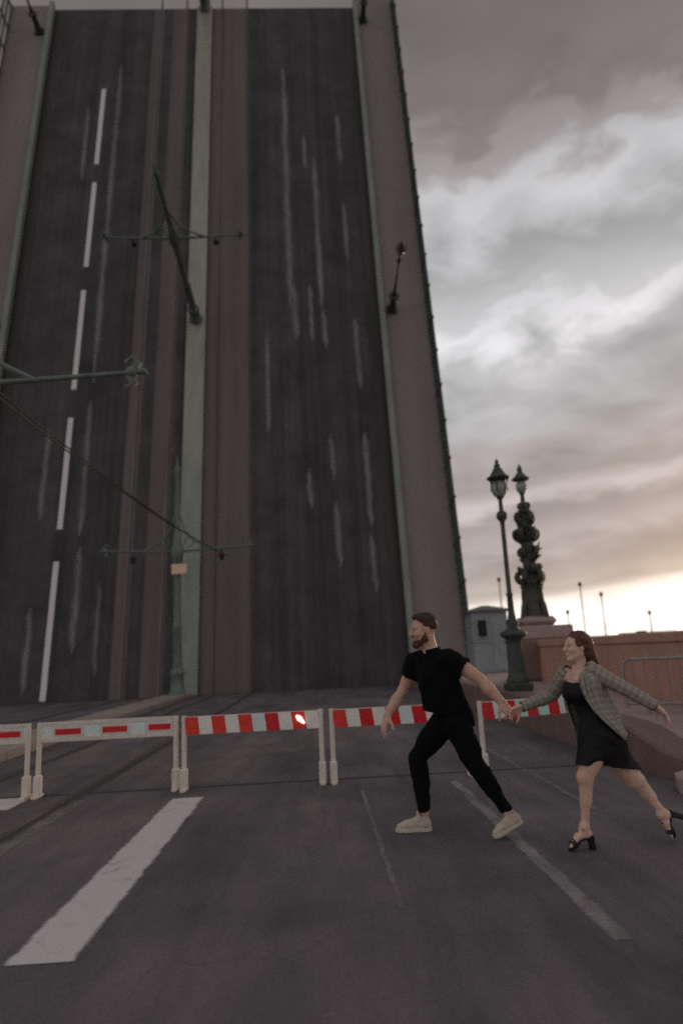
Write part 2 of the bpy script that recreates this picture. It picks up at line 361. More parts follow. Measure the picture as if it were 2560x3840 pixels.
# ------------------------------------------------------------------ setting
tag(MB().add([(-4000, -4000, -6), (4000, -4000, -6), (4000, 4000, -6), (-4000, 4000, -6)], [(0, 1, 2, 3)]).build('water', 'river_water'), kind='structure')
tag(MB().box((-60, -90, -7), (60, -9, -.03)).build('ground', 'ground_stone'), kind='structure')
tag(MB().box((-17.3, -9, -7), (6.4, 28.9, -.9)).build('terrain_abutment', 'granite_dark'), kind='structure')
road = tag(MB().box((-14.6, -60, -.9), (3.55, 28.92, 0)).build('road', 'road_asphalt'), kind='structure')
for i, (xc, wd, y0, y1, m, jg) in enumerate([(-1.42, .40, 3.78, 7.75, 'line_white', .006), (-2.60, .36, 5.3, 7.95, 'line_ghost', .01), (-3.47, .52, 7.66, 8.30, 'line_white', .006), (1.43, .19, 3.6, 7.85, 'line_faint', .01), (.42, .08, 4.2, 7.6, 'line_ghost', .01), (2.35, .12, 6.2, 10.5, 'line_ghost', .02)]):
    strip('crossing_stripe', xc-wd/2, xc+wd/2, y0, y1, .004, m, road, jg, .12)
for x in (-8.05, -6.5, -4.3, -2.8):
    MB().box((x-.035, -20, -.05), (x+.035, 28.9, .005)).build('tram_rail', 'rail_steel', road)
    MB().box((x+.04, -20, -.05), (x+.16, 28.9, .0035)).build('rail_joint_seam', 'tar', road)
strip('dark_line', -7, 3.5, 8.33, 8.40, .003, 'tar', road, .01, .03)  # thin dark line across the road along the barrier row
def tar_line(pts, wd):
    vs = []; fs = []
    for i, p in enumerate(pts):
        vs += [(p[0]-wd/2+random.uniform(-.01, .01), p[1], .0025), (p[0]+wd/2+random.uniform(-.01, .01), p[1], .0025)]
        if i: fs.append((2*i-2, 2*i-1, 2*i+1, 2*i))
    MB().add(vs, fs).build('dark_line', 'tar', road)
MB().box((-14.6, 28.62, -.1), (3.55, 28.9, .012)).build('expansion_joint', 'rail_steel', road)
# raised tram divider running up to the leaf
dv = empty('tram_divider', (-5.5, 9, 0)); tag(dv, 'low beige concrete kerb strip running along the tram tracks to the raised bridge', 'kerb strip')
for i in range(13):
    y0 = 8.6+i*1.5
    MB().box((-.52, y0-9+.006, .0), (.52, y0-9+1.494, .17+random.uniform(-.006, .006)), .015).build('kerb_stone', 'concrete_beige', dv)

# right-hand pavement: raised granite slab whose edge dips to the crossing
def prof_z(y): return float(np.interp(y, [6.6, 7.25, 8.2, 10, 12, 14, 30], [.2, .25, .45, .5, .55, .58, .58]))
pv = MB(); ys = [6.95, 7.25, 7.6, 8.0, 8.4, 9, 10, 11, 12, 14, 17, 20, 24, 28.9]
vs = []; fs = []
for y in ys: vs += [(3.95, y, prof_z(y)-.012), (6.4, y, prof_z(y)-.012), (6.4, y, -.9), (3.95, y, -.9)]
for i in range(len(ys)-1):
    a = 4*i; b = a+4
    fs += [(a, a+1, b+1, b), (a+1, a+2, b+2, b+1), (a+3, a, b, b+3)]
fs += [(0, 3, 2, 1), (len(vs)-4, len(vs)-3, len(vs)-2, len(vs)-1)]
pave = tag(pv.add(vs, fs).build('pavement', 'granite_pink'), kind='structure')
ks = [6.98, 8.1, 9.4, 10.7, 12, 13.3, 14.6, 16, 18, 20, 22, 24, 26, 28.9]
for i in range(len(ks)-1):
    y0, y1 = ks[i]+.006, ks[i+1]-.006; vs = []; fs = []; n = 5
    for j in range(n+1):
        y = y0+(y1-y0)*j/n; z = prof_z(y); rx = 0.0 if y > 7.4 else (7.4-y)**2*1.2
        vs += [(3.55+rx, y, -.1), (3.55+rx, y, z-.03), (3.58+rx, y, z), (3.945, y, z), (3.945, y, -.1)]
    for j in range(n):
        a = 5*j; b = a+5
        for k in range(4): fs.append((a+k, a+k+1, b+k+1, b+k))
    fs += [(0, 1, 2, 3, 4), tuple(len(vs)-1-k for k in range(5))]
    MB().add(vs, fs).build('kerb_stone', 'granite_dark', pave)
lowp = MB(); pts = [(3.45, 6.35), (3.30, 6.6), (3.42, 6.9), (3.56, 7.0), (9, 7.0), (9, 6.1), (4.0, 6.15), (3.65, 6.2)]
vs = [(x, y, 0.001) for x, y in pts]+[(x, y, .13) for x, y in pts]; k = len(pts)
lowp.add(vs, [tuple(range(k, 2*k))[::-1]]+[(i, (i+1) % k, (i+1) % k+k, i+k) for i in range(k)])
lowp.build('landing_step', 'granite_pink', pave)
MB().box((3.95, 6.75, .13), (9, 6.95, prof_z(6.95)-.012), .02).build('landing_step', 'granite_red', pave)
MB().box((3.95, -60, -.5), (9, 6.08, .12), .02).build('kerb_stone', 'granite_pink', pave)
MB().box((3.55, -60, -.5), (3.945, 6.1, .13), .02).build('kerb_stone', 'granite_red', pave)
MB().box((6.41, 6.96, -.9), (16, 20, .40)).build('landing_slab', 'granite_pink', pave)
tag(MB().box((-17.3, -60, -.9), (-14.61, 28.9, .2)).build('pavement', 'sidewalk_brown'), kind='structure')

# granite parapet
gp = empty('granite_parapet', (5.25, 8, .45)); tag(gp, 'long red granite parapet wall along the right pavement behind the steel fence', 'wall')
for i in range(9):
    y0 = -1.9+i*1.28
    MB().box((random.uniform(-.006, .006), y0+.006, -.3), (.34, y0+1.274, .90), .012).build('wall_panel', 'granite_red', gp)
    MB().box((-.035, y0+.004, .902), (.38, y0+1.276, 1.06), .02).build('coping_stone', 'granite_red', gp)

# far shore
tag(MB().box((14, 90, -7), (700, 500, .6)).build('terrain_far_shore', 'far_wall'), kind='structure')
for i, (x, y, wx, hh, lab) in enumerate([(150, 380, 26, 4.4, 'low distant building with a stepped roof on the far shore behind the woman'), (196, 400, 30, 5.6, 'longest distant building on the far shore under the bright sky'), (238, 400, 16, 4.4, 'small distant block on the far shore between two thin lamp posts'), (262, 410, 26, 6.2, 'tallest distant building on the far shore at the right picture edge')]):
    b = empty('distant_building', (x, y, .6)); tag(b, lab, 'building', 'distant buildings on the far shore')
    part_box('wall', (-wx/2, 0, 0), (wx/2, 10, hh*.8), 'far_wall', b)
    part_box('roof', (-wx/2-.3, -.3, hh*.8+.005), (wx/2+.3, 10.3, hh*.86), 'booth_roof', b)
    part_box('roof_turret', (-wx*.2, 2, hh*.865), (-wx*.05, 6, hh), 'far_wall', b)
    for k in range(5): part_box('window', (-wx*.42+k*wx*.19, -.05, hh*.3), (-wx*.36+k*wx*.19, .1, hh*.6), 'dark_glass', b)

# ------------------------------------------------------------------ raised leaf
EL = 80.7; LB = Vector((0, 29.0, 0)); ld = Vector((0, math.cos(R(EL)), math.sin(R(EL)))); ln = Vector((0, -math.sin(R(EL)), math.cos(R(EL))))
def LP(a, b, d=0.0): return LB+Vector((a, 0, 0))+ld*b+ln*d
leaf = empty('raised_drawbridge', LB, (R(EL), 0, 0)); tag(leaf, 'huge bridge roadway tilted up almost upright, with tram tracks and dashed white line', 'drawbridge')
def lbox(name, lo, hi, m, bev=0.0): return MB().box(lo, hi, bev).build(name, m, leaf)
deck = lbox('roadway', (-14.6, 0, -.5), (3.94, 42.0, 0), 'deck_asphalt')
lbox('tram_bed', (-8.5, .02, .002), (-5.9, 41.98, .012), 'tram_zone'); lbox('tram_bed', (-4.86, .02, .002), (-2.68, 41.98, .012), 'tram_zone')
lbox('track_seam', (-6.36, .02, .002), (-5.86, 41.98, .016), 'deck_asphalt')
lbox('track_seam', (-7.86, .02, .002), (-7.3, 41.98, .015), 'deck_asphalt')
for x in (-8.05, -6.5, -4.3, -2.78):
    MB().box((x-.08, 0, .0), (x+.08, 42.0, .03)).box((x-.05, 42.0, -.12), (x+.05, 42.9, .03)).build('tram_rail', 'rail_steel' if x < -6 else 'tram_zone', leaf)
    MB().box((x+.01, .01, .001), (x+.055, 41.99, .033)).build('rail_groove', 'tar', leaf)
lbox('divider_strip', (-5.83, 0, .003), (-4.90, 41.9, .22), 'divider_paint', .03)
MB().box((-5.62, 41.9, -.3), (-5.1, 42.8, .26)).box((-5.5, 42.1, .26), (-5.2, 42.5, .8)).build('divider_end_block', 'dark_iron', leaf)
for y0, y1 in ((.1, 6.0), (7.5, 13.1), (14.65, 20.5), (22.0, 27.75), (29.1, 35.0)):
    strip('lane_dash', -11.27, -11.02, y0, y1, .006, 'dash_white', leaf, .004, .5)
for x0, x1, y0, y1 in ((-10.42, -10.08, 15, 37), (-10.40, -10.12, 7.2, 14.0), (-10.30, -10.0, 2.0, 6.6), (-12.2, -11.95, 8, 12.5), (-12.1, -11.9, .4, 4.0), (-12.0, -11.8, 28, 33.5), (-9.25, -9.12, 1, 5),
                       (-.82, -.44, 19.2, 36.5), (-.62, -.18, 17.2, 20.5), (.82, 1.08, 19.0, 29.3), (.98, 1.14, 16.6, 19), (.3, .48, 17, 20.5), (.35, .5, 28.5, 31), (2.38, 2.52, 22, 26), (2.3, 2.55, 29, 32.6), (2.5, 2.75, 14.2, 18.3), (2.56, 2.82, 7.1, 11.8), (2.56, 2.78, 4.0, 6.6), (1.0, 1.18, 9.4, 11.8), (1.05, 1.3, 5.2, 8.3), (-1.95, -1.75, 12, 17.5), (-.1, .1, 8, 10)):
    strip('worn_marking', x0-.12, x1+.12, y0, y1, .005+random.uniform(0, .0015), 'dash_worn', leaf, .03, .5)
for s, (x0, x1) in enumerate(((3.96, 6.35), (-17.2, -14.62))):
    lbox('footway', (x0, -.35, -.6), (x1, 42.7 if s == 0 else 42.1, .20), 'sidewalk_brown', .03)
    xi = 3.98 if s == 0 else -14.64
    lbox('guard_rail', (xi-.14, .1, .203), (xi+.14, 42.0, .55), 'green_paint', .03)
    lbox('gutter', (xi-.62 if s == 0 else xi+.15, .05, .001), (xi-.15 if s == 0 else xi+.62, 41.95, .02), 'gutter')
    xo = 6.28 if s == 0 else -17.13
    for zz, hh in ((.28, .05), (.75, .04), (1.18, .07)): lbox('hand_rail', (xo-.05, 0, zz), (xo+.05, 42.0, zz+hh), 'green_iron', .01)
    pm = MB().box((-.045, -.045, 0), (.045, .045, 1.26), .01).lathe([(.05, 1.265), (.06, 1.29), (.035, 1.34), (.01, 1.37)], 8).mesh('railing_post', 'green_iron')
    for k in range(23):
        o = link_mesh('railing_post', pm, leaf, (xo, .2+k*1.89, .2))
    inf = MB()
    for k in range(22):
        for q in range(1, 7):
            y = .2+k*1.89+q*.27; inf.box((xo-.015, y-.015, .33), (xo+.015, y+.015, 1.18))
    tag(inf.build('railing_infill', 'green_iron', leaf), kind='stuff')
    lbox('edge_beam', (xo-.05 if s else xo+.0, 0, -1.6), (xo+.0 if s else xo+.06, 42, -.61), 'steel_girder')
for x in (-16, -11.5, -7, -2.6, 1.8, 5.4): lbox('girder', (x-.25, .6, -2.2), (x+.25, 41.5, -.62), 'steel_girder')
for y in (4, 14, 24, 34, 41): lbox('cross_beam', (-16.9, y, -1.5), (6.1, y+.3, -.63), 'steel_girder')
MB().tube([(6.3, 42.3, .3), (6.3, 42.9, .3)], .05).build('signal_bracket', 'dark_iron', leaf)
MB().ball((6.33, 42.2, .42), .09).build('signal_lamp', 'lamp_green', leaf)

# ------------------------------------------------------------------ street lamps
def street_lamp(name='street_lamp'):
    r = empty(name)
    MB().box((-.23, -.23, 0), (.23, .23, .14), .02).lathe([(.21, .14), (.215, .2), (.18, .27), (.165, .34)], 16).build('plinth', 'green_iron', r)
    MB().lathe([(.165, .34), (.155, .5), (.145, .85), (.14, .95), (.18, .99), (.25, 1.03), (.26, 1.09), (.20, 1.13), (.14, 1.15)], 16).build('pedestal', 'green_iron', r)
    MB().lathe([(.14, 1.15), (.1, 1.22), (.13, 1.28), (.085, 1.36), (.065, 1.5), (.055, 1.8), (.075, 1.83), (.05, 1.88), (.045, 3.2), (.05, 3.3), (.10, 3.36), (.115, 3.42), (.10, 3.48), (.045, 3.53), (.04, 3.75), (.075, 3.80)], 14).build('post', 'green_iron', r)
    MB().lathe([(.06, 3.8), (.13, 3.86), (.155, 3.95), (.165, 4.02), (.15, 4.08), (.11, 4.13)], 12).build('glass_globe', 'lamp_glass', r)
    fr = MB()
    for k in range(6):
        a = k*math.pi/3; c, s = math.cos(a), math.sin(a)
        fr.tube([(.06*c, .06*s, 3.8), (.165*c, .165*s, 3.95), (.155*c, .155*s, 4.1), (.2*c, .2*s, 4.2)], .014, 6)
    fr.build('lantern_frame', 'dark_iron', r)
    MB().lathe([(.10, 4.14), (.22, 4.19), (.245, 4.215), (.17, 4.26), (.12, 4.34), (.09, 4.40), (.055, 4.44), (.075, 4.47), (.03, 4.52), (.045, 4.55), (.008, 4.62)], 12).build('lantern_cap', 'green_iron', r)
    return r
lamp0 = street_lamp(); lamp0.location = (3.84, 13.4, .565); tag(lamp0, 'slim green street lamp on a cast pedestal standing on the granite pavement', 'street lamp', 'street lamps along the bridge')
for (a, b, lab) in ((4.5, 18.6, 'street lamp sticking out of the right footway halfway up the raised bridge'), (4.42, 40.4, 'street lamp at the top end of the right footway of the raised bridge'),
                    (-15.25, 18.2, 'street lamp on the left footway of the raised bridge at the left edge'), (-15.25, 39.6, 'street lamp at the top end of the left footway of the raised bridge')):
    o = copy_tree(lamp0); o.location = LP(a, b, .2); o.rotation_euler = (R(EL), 0, 0); o['label'] = lab; o.scale = (1.05, 1.05, 1.05)

# ornate candelabrum on a granite plinth
oc = empty('ornate_lamp', (5.42, 16.9, .58)); tag(oc, 'tall ornate bronze candelabrum with a lantern on a granite plinth', 'ornate lamp')
MB().box((-.62, -.62, 0), (.74, .62, .95), .03).build('granite_plinth', 'granite_dark', oc)
MB().box((-.58, -.58, .955), (.72, .58, 1.27), .03).build('plinth_step', 'granite_pink', oc)
MB().box((-.42, -.42, 1.275), (.42, .42, 1.50), .09).build('plinth_cap', 'granite_pink', oc)
b_ = MB().lathe([(.36, 1.5), (.34, 1.6), (.30, 1.66), (.28, 2.1), (.25, 2.3), (.3, 2.36), (.22, 2.44)], 8)
for k in range(4):
    a = k*math.pi/2+.5; c, s = math.cos(a), math.sin(a)
    b_.tube([(.36*c, .36*s, 1.5), (.33*c, .33*s, 1.75), (.24*c, .24*s, 2.0), (.30*c, .30*s, 2.3)], [.09, .075, .05, .07], 8)
b_.build('bronze_base', 'bronze', oc)
MB().lathe([(.17, 2.44), (.15, 2.6), (.17, 2.8), (.13, 3.1), (.16, 3.3), (.12, 3.6), (.13, 3.8), (.09, 4.1), (.10, 4.25), (.06, 4.4), (.05, 4.6), (.085, 4.64)], 12).build('shaft', 'bronze', oc)
def scroll(mb, a, z, r0, sz, th):
    pts = []; rad = []
    for i in range(13):
        t = i/12; an = -1.9+t*5.4; rr = sz*(1-.62*t)
        pts.append(((r0+sz*.6+rr*math.cos(an))*math.cos(a), (r0+sz*.6+rr*math.cos(an))*math.sin(a), z+rr*math.sin(an))); rad.append(th*(1-.5*t))
    mb.tube(pts, rad, 7)
for z, r0, sz, th, nn, ph in ((2.52, .12, .15, .095, 5, .2), (3.15, .10, .11, .08, 4, .7), (3.60, .09, .14, .095, 5, .1), (4.02, .07, .14, .085, 4, .4), (4.34, .04, .08, .05, 3, .1)):
    mb = MB()
    for k in range(nn): scroll(mb, ph+k*2*math.pi/nn, z, r0, sz, th)
    mb.build('scroll_wreath', 'bronze', oc)
for z, nn, ln_, ph in ((2.62, 6, .34, .3), (3.45, 4, .30, 0), (3.85, 4, .27, .6)):
    for k in range(nn):
        a = ph+k*2*math.pi/nn; c, s = math.cos(a), math.sin(a)
        rs = MB().tube([(.1*c, .1*s, z), (ln_*.7*c, ln_*.7*s, z+.02), (ln_*c, ln_*s, z+.13)], [.11, .085, .012], 8); rs.build('ship_prow_ornament', 'bronze', oc)
MB().lathe([(.10, 3.05), (.17, 3.1), (.17, 3.16), (.1, 3.2)], 10).build('collar_ring', 'bronze', oc); MB().lathe([(.1, 3.7), (.19, 3.74), (.17, 3.82), (.09, 3.86)], 10).build('collar_ring', 'bronze', oc)
for z, q in ((2.95, (.16, .15, .12)), (4.18, (.15, .15, .1))): MB().ball((0, 0, z), q).build('garland', 'bronze', oc)
MB().lathe([(.05, 4.64), (.12, 4.7), (.145, 4.8), (.13, 4.9), (.09, 4.94)], 10).build('glass_globe', 'lamp_glass', oc)
MB().lathe([(.08, 4.95), (.21, 4.99), (.24, 5.02), (.14, 5.1), (.07, 5.2), (.06, 5.24), (.075, 5.27), (.01, 5.42)], 10).build('lantern_cap', 'green_iron', oc)

lr = random.Random(21)
for k in range(16):
    a = lr.uniform(0, 6.28); z = lr.uniform(2.5, 4.3); c, s = math.cos(a), math.sin(a); L = lr.uniform(.24, .40)
    MB().tube([(.06*c, .06*s, z), (L*.7*c, L*.7*s, z+lr.uniform(-.04, .12)), (L*c-s*.05, L*s+c*.05, z+lr.uniform(.05, .26))], [.075, .06, .012], 7).build('bronze_leaf', 'bronze', oc)

# guard booth
gb = empty('guard_booth', (5.75, 23.2, .58)); tag(gb, 'small grey blue guard booth with a dark window beside the raised bridge', 'booth')
MB().box((-.60, -.5, 0), (.60, .5, 1.96), .01).build('wall', 'booth_paint', gb)
MB().box((-.63, -.53, .98), (.63, .53, 1.03)).build('wall_trim', 'booth_paint', gb)
MB().add([(-.72, -.62, 1.965), (.72, -.62, 1.965), (.72, .62, 1.965), (-.72, .62, 1.965), (-.72, -.62, 2.03), (.72, -.62, 2.03), (.72, .62, 2.03), (-.72, .62, 2.03), (-.12, 0, 2.2), (.12, 0, 2.2)],
         [(3, 2, 1, 0), (0, 1, 5, 4), (1, 2, 6, 5), (2, 3, 7, 6), (3, 0, 4, 7), (4, 5, 9, 8), (5, 6, 9), (6, 7, 8, 9), (7, 4, 8)]).build('roof', 'booth_roof', gb)
wf = MB().box((-.47, -.54, 1.1), (-.42, -.5, 1.75)).box((-.12, -.54, 1.1), (-.07, -.5, 1.75)).box((-.42, -.54, 1.7), (-.12, -.5, 1.75)).box((-.42, -.54, 1.1), (-.12, -.5, 1.15)).build('window', 'booth_paint', gb)
MB().box((-.42, -.515, 1.15), (-.12, -.503, 1.7)).build('pane', 'dark_glass', wf)
dr = MB().box((.05, -.525, .06), (.52, -.503, 1.86), .004).build('door', 'booth_paint', gb); MB().box((.44, -.56, .9), (.47, -.526, 1.02)).build('handle', 'dark_iron', dr)

# far lamp posts, thin against the bright sky
def far_lamp(hh):
    r = empty('distant_lamp_post')
    MB().lathe([(.22, 0), (.2, .6), (.12, .8), (.10, hh*.6), (.08, hh-.8)], 8).build('post', 'bronze', r)
    MB().lathe([(.08, hh-.8), (.26, hh-.6), (.28, hh-.35), (.32, hh-.3), (.1, hh-.1), (.02, hh)], 8).build('lantern', 'bronze', r)
    return r
for x, y, hh, lab in ((27.3, 100, 10.8, 'thin distant lamp post between the raised bridge and the slim street lamp'), (33.6, 100, 12.6, 'tall thin distant lamp post just to the side of the ornate candelabrum'),
                      (37.0, 100, 5.6, 'short distant lamp post over the granite parapet near the plinth'), (39.3, 100, 9.6, 'tallest of the distant lamp posts above the running woman'),
                      (42.3, 100, 8.0, 'distant lamp post above the shoulder of the running woman'), (49.2, 100, 5.0, 'distant lamp post above the steel fence at the bright horizon')):
    o = far_lamp(hh); o.location = (x, y, .6); tag(o, lab, 'lamp post', 'distant lamp posts on the far shore')

# ------------------------------------------------------------------ catenary poles and wires
def catenary_pole():
    r = empty('tram_wire_pole')
    MB().lathe([(.34, 0), (.34, .12), (.26, .18), (.25, .75), (.3, .8), (.28, .9), (.18, 1.0)], 12).build('pedestal', 'pole_green', r)
    MB().lathe([(.18, 1.0), (.165, 2.5), (.20, 2.55), (.155, 2.65), (.14, 5.0), (.19, 5.2), (.24, 5.45), (.24, 5.7), (.16, 5.95), (.12, 6.4), (.10, 8.8), (.15, 8.9), (.06, 9.1), (.02, 9.5)], 12).build('post', 'pole_green', r)
    MB().tube([(-2.8, 0, 5.68), (-1.2, 0, 5.60), (0, 0, 5.55), (1.2, 0, 5.60), (2.8, 0, 5.68)], [.036, .046, .055, .046, .036], 8).build('cross_arm', 'pole_green', r)
    br = MB()
    for s in (-1, 1):
        br.tube([(s*1.3, 0, 5.63), (s*.7, 0, 5.95), (s*.3, 0, 6.4), (s*.10, 0, 7.0)], .04, 6)
        pts = [(s*(.42+.2*math.cos(t)*(1-t/9)), 0, 5.95+.2*math.sin(t)*(1-t/9)) for t in np.linspace(-1.6, 4.2, 12)]
        br.tube(pts, .025, 6)
    br.build('bracing_scroll', 'pole_green', r)
    for s in (-1, 1):
        MB().ball((s*2.8, 0, 5.68), .10).tube([(s*2.78, 0, 5.68), (s*2.90, 0, 5.82), (s*2.80, 0, 5.93), (s*2.70, 0, 5.84)], [.06, .065, .05, .03], 7).tube([(s*2.76, 0, 5.66), (s*2.84, 0, 5.50), (s*2.70, 0, 5.44)], [.06, .055, .03], 7).tube([(s*2.8, 0, 5.68), (s*3.0, 0, 5.70), (s*3.05, 0, 5.62)], [.06, .045, .02], 7).build('arm_finial', 'pole_green', r)
        MB().tube([(s*1.75, 0, 5.65), (s*1.75, 0, 5.42)], .03, 6).lathe([(.05, 5.4), (.13, 5.36), (.13, 5.3), (.07, 5.26), (.11, 5.2), (.05, 5.14)], 8, (s*1.75, 0, 0)).build('insulator', 'dark_iron', r)
    return r
cp0 = catenary_pole(); cp0.location = (-5.38, 27.2, .16); tag(cp0, 'green tram wire pole with cross arm and small yellow sign standing before the raised bridge', 'tram pole', 'tram wire poles')
for loc, rx, lab in ((LP(-5.36, 18.35, .2), R(EL), 'dark tram wire pole sticking out of the middle of the raised bridge'), (LP(-5.36, 41.6, .2), R(EL), 'tram wire pole at the top edge of the raised bridge'),
                     (Vector((-5.45, 9.9, .1)), 0, 'nearest tram wire pole whose pale green arm reaches in at the left edge')):
    o = copy_tree(cp0); o.location = loc; o.rotation_euler = (rx, 0, 0); o['label'] = lab
    if rx == 0:
        for ch in [c for c in o.children if c.name.startswith('insulator')]: bpy.data.objects.remove(ch)
sg = empty('notice_sign', (-5.26, 27.0, 4.98)); tag(sg, 'small pale orange sign hanging on the green tram wire pole', 'sign')
MB().box((-.30, -.05, -.20), (.30, -.03, .20), .005).build('sign_panel', 'sign_face', sg)
MB().box((-.31, -.028, -.21), (.31, -.012, .21)).tube([(-.1, 0, .2), (-.1, 0, .62)], .015, 6).tube([(.1, 0, .2), (.1, 0, .62)], .015, 6).build('sign_back', 'dark_iron', sg)
for dxo, dzo, lab in ((0, 0, 'upper of the two dark overhead tram wires crossing in front of the raised bridge'), (.25, -.32, 'lower of the two dark overhead tram wires crossing in front of the raised bridge')):
    a = Vector((-5.1+dxo, 9.9, 5.95+dzo)); b = Vector((-3.6+dxo, 27.2, 5.55+dzo*.35))
    pts = [a.lerp(b, t)-Vector((0, 0, .25*4*t*(1-t))) for t in np.linspace(0, 1, 14)]
    a0 = a+(a-b)*.6; pts = [a0]+pts
    tag(MB().tube(pts, .016, 6).build('overhead_wire', 'dark_iron'), lab, 'wire', 'overhead tram wires')

# ------------------------------------------------------------------ road barriers
def barrier(x0, x1, y, kind, cells, lab, yaw=0.0, dz=0.0):
    r = empty('road_barrier', ((x0+x1)/2, y, 0), (0, 0, yaw)); tag(r, lab, 'barrier', 'road barriers across the roadway')
    h = (x1-x0)/2; zt, zb = .80+dz, .60+dz
    for s in (-1, 1):
        xx = s*(h-.030)
        MB().tube([(xx, .02, .02), (xx, .02, zt+.01)], .028, 10).build('leg', 'barrier_post', r)
        MB().box((xx-.040, -.024, 0), (xx+.040, .064, .24), .01).box((xx-.03, -.10, 0), (xx+.03, .14, .035), .008).build('foot_sleeve', 'barrier_post', r)
    if kind == 'block':
        MB().box((-h+.045, .005, zb), (h-.045, .030, zt), .004).build('board', 'barrier_frame', r)
        w = (2*h-.10)/len(cells)
        for i, c in enumerate(cells):
            a = -h+.05+i*w; sk = .012
            mb = MB().add([(a+sk, -.004, zb+.004), (a+w-.002+sk, -.004, zb+.004), (a+w-.002-sk, -.004, zt-.004), (a-sk, -.004, zt-.004), (a+sk, .004, zb+.004), (a+w-.002+sk, .004, zb+.004), (a+w-.002-sk, .004, zt-.004), (a-sk, .004, zt-.004)],
                          [(0, 1, 2, 3), (7, 6, 5, 4), (0, 4, 5, 1), (2, 6, 7, 3), (0, 3, 7, 4), (1, 5, 6, 2)])
            nm, mt = {'r': ('red_stripe', 'sheet_red'), 'o': ('red_stripe', 'sheet_orange_red'), 'w': ('white_stripe', 'sheet_white'), 'b': ('white_stripe', 'sheet_pale_blue'), 'm': ('white_stripe', 'sheet_mint')}[c]
            mb.build(nm, mt, r)
    else:
        MB().box((-h+.045, .004, zb+.165), (h-.045, .032, zt+.01), .005).build('top_bar', 'barrier_frame', r)
        MB().box((-h+.045, .004, zb-.01), (h-.045, .032, zb+.04), .005).build('bottom_bar', 'barrier_frame', r)
        MB().box((-h+.045, .010, zb+.04), (h-.045, .024, zb+.165)).build('board', 'sheet_pale_blue', r)
        for a, b in cells: MB().box((a, .001, zb+.066), (b, .009, zb+.132), .002).build('red_dash', 'sheet_red', r)
        for a, b in cells: MB().box((a-.03, .0035, zb+.046), (b+.03, .0098, zb+.160), .002).build('pink_border', 'barrier_frame', r)
    return r
barrier(-4.86, -3.275, 8.22, 'dash', [(-.62, -.28), (-.1, .22), (.42, .68)], 'red dashed barrier cut off at the left picture edge')
barrier(-3.21, -1.615, 8.22, 'dash', [(-.59, -.30), (-.06, .22), (.46, .71)], 'barrier with long thin red dashes on white, second from the left')
b3 = barrier(-1.565, .045, 8.12, 'block', 'owowobrwow', 'barrier with orange red and white blocks carrying an added glowing strip as a glint', -.012)
MB().tube([(.50, -.014, .755), (.535, -.02, .72), (.59, -.014, .665)], [.014, .034, .013], 8).build('glint_strip', 'glint_glow', b3)  # added glowing strip standing in for a sun-glow glint on the board
barrier(.11, 1.72, 8.07, 'block', 'owrwrbrwrm', 'red and white block barrier behind the running man')
barrier(1.785, 3.33, 8.22, 'block', 'rbrmrmrbrw', 'red and mint white block barrier between the man and woman', .26, .0)

# portable steel fence on the pavement
fn = empty('crowd_fence', (4.85, 8.9, .46), (0, 0, -.52)); tag(fn, 'grey tubular steel crowd fence standing on the pavement before the granite parapet', 'fence')
fr = MB().tube([(-.85, 0, .06), (-.85, 0, .60), (-.82, 0, .67), (-.75, 0, .70), (1.25, 0, .70), (1.32, 0, .67), (1.35, 0, .6), (1.35, 0, .06)], .022, 8).tube([(-.85, 0, .12), (1.35, 0, .12)], .018, 8)
fr.build('frame', 'fence_zinc', fn)
bm_ = MB().tube([(0, 0, .12), (0, 0, .70)], .009, 6).mesh('bar', 'fence_zinc')
for k in range(15): link_mesh('bar', bm_, fn, (-.73+k*.142, 0, 0))
for x in (-.6, 1.1): MB().box((x-.025, -.22, 0), (x+.025, .22, .02)).tube([(x, 0, .02), (x, 0, .12)], .018, 6).build('foot', 'fence_zinc', fn)
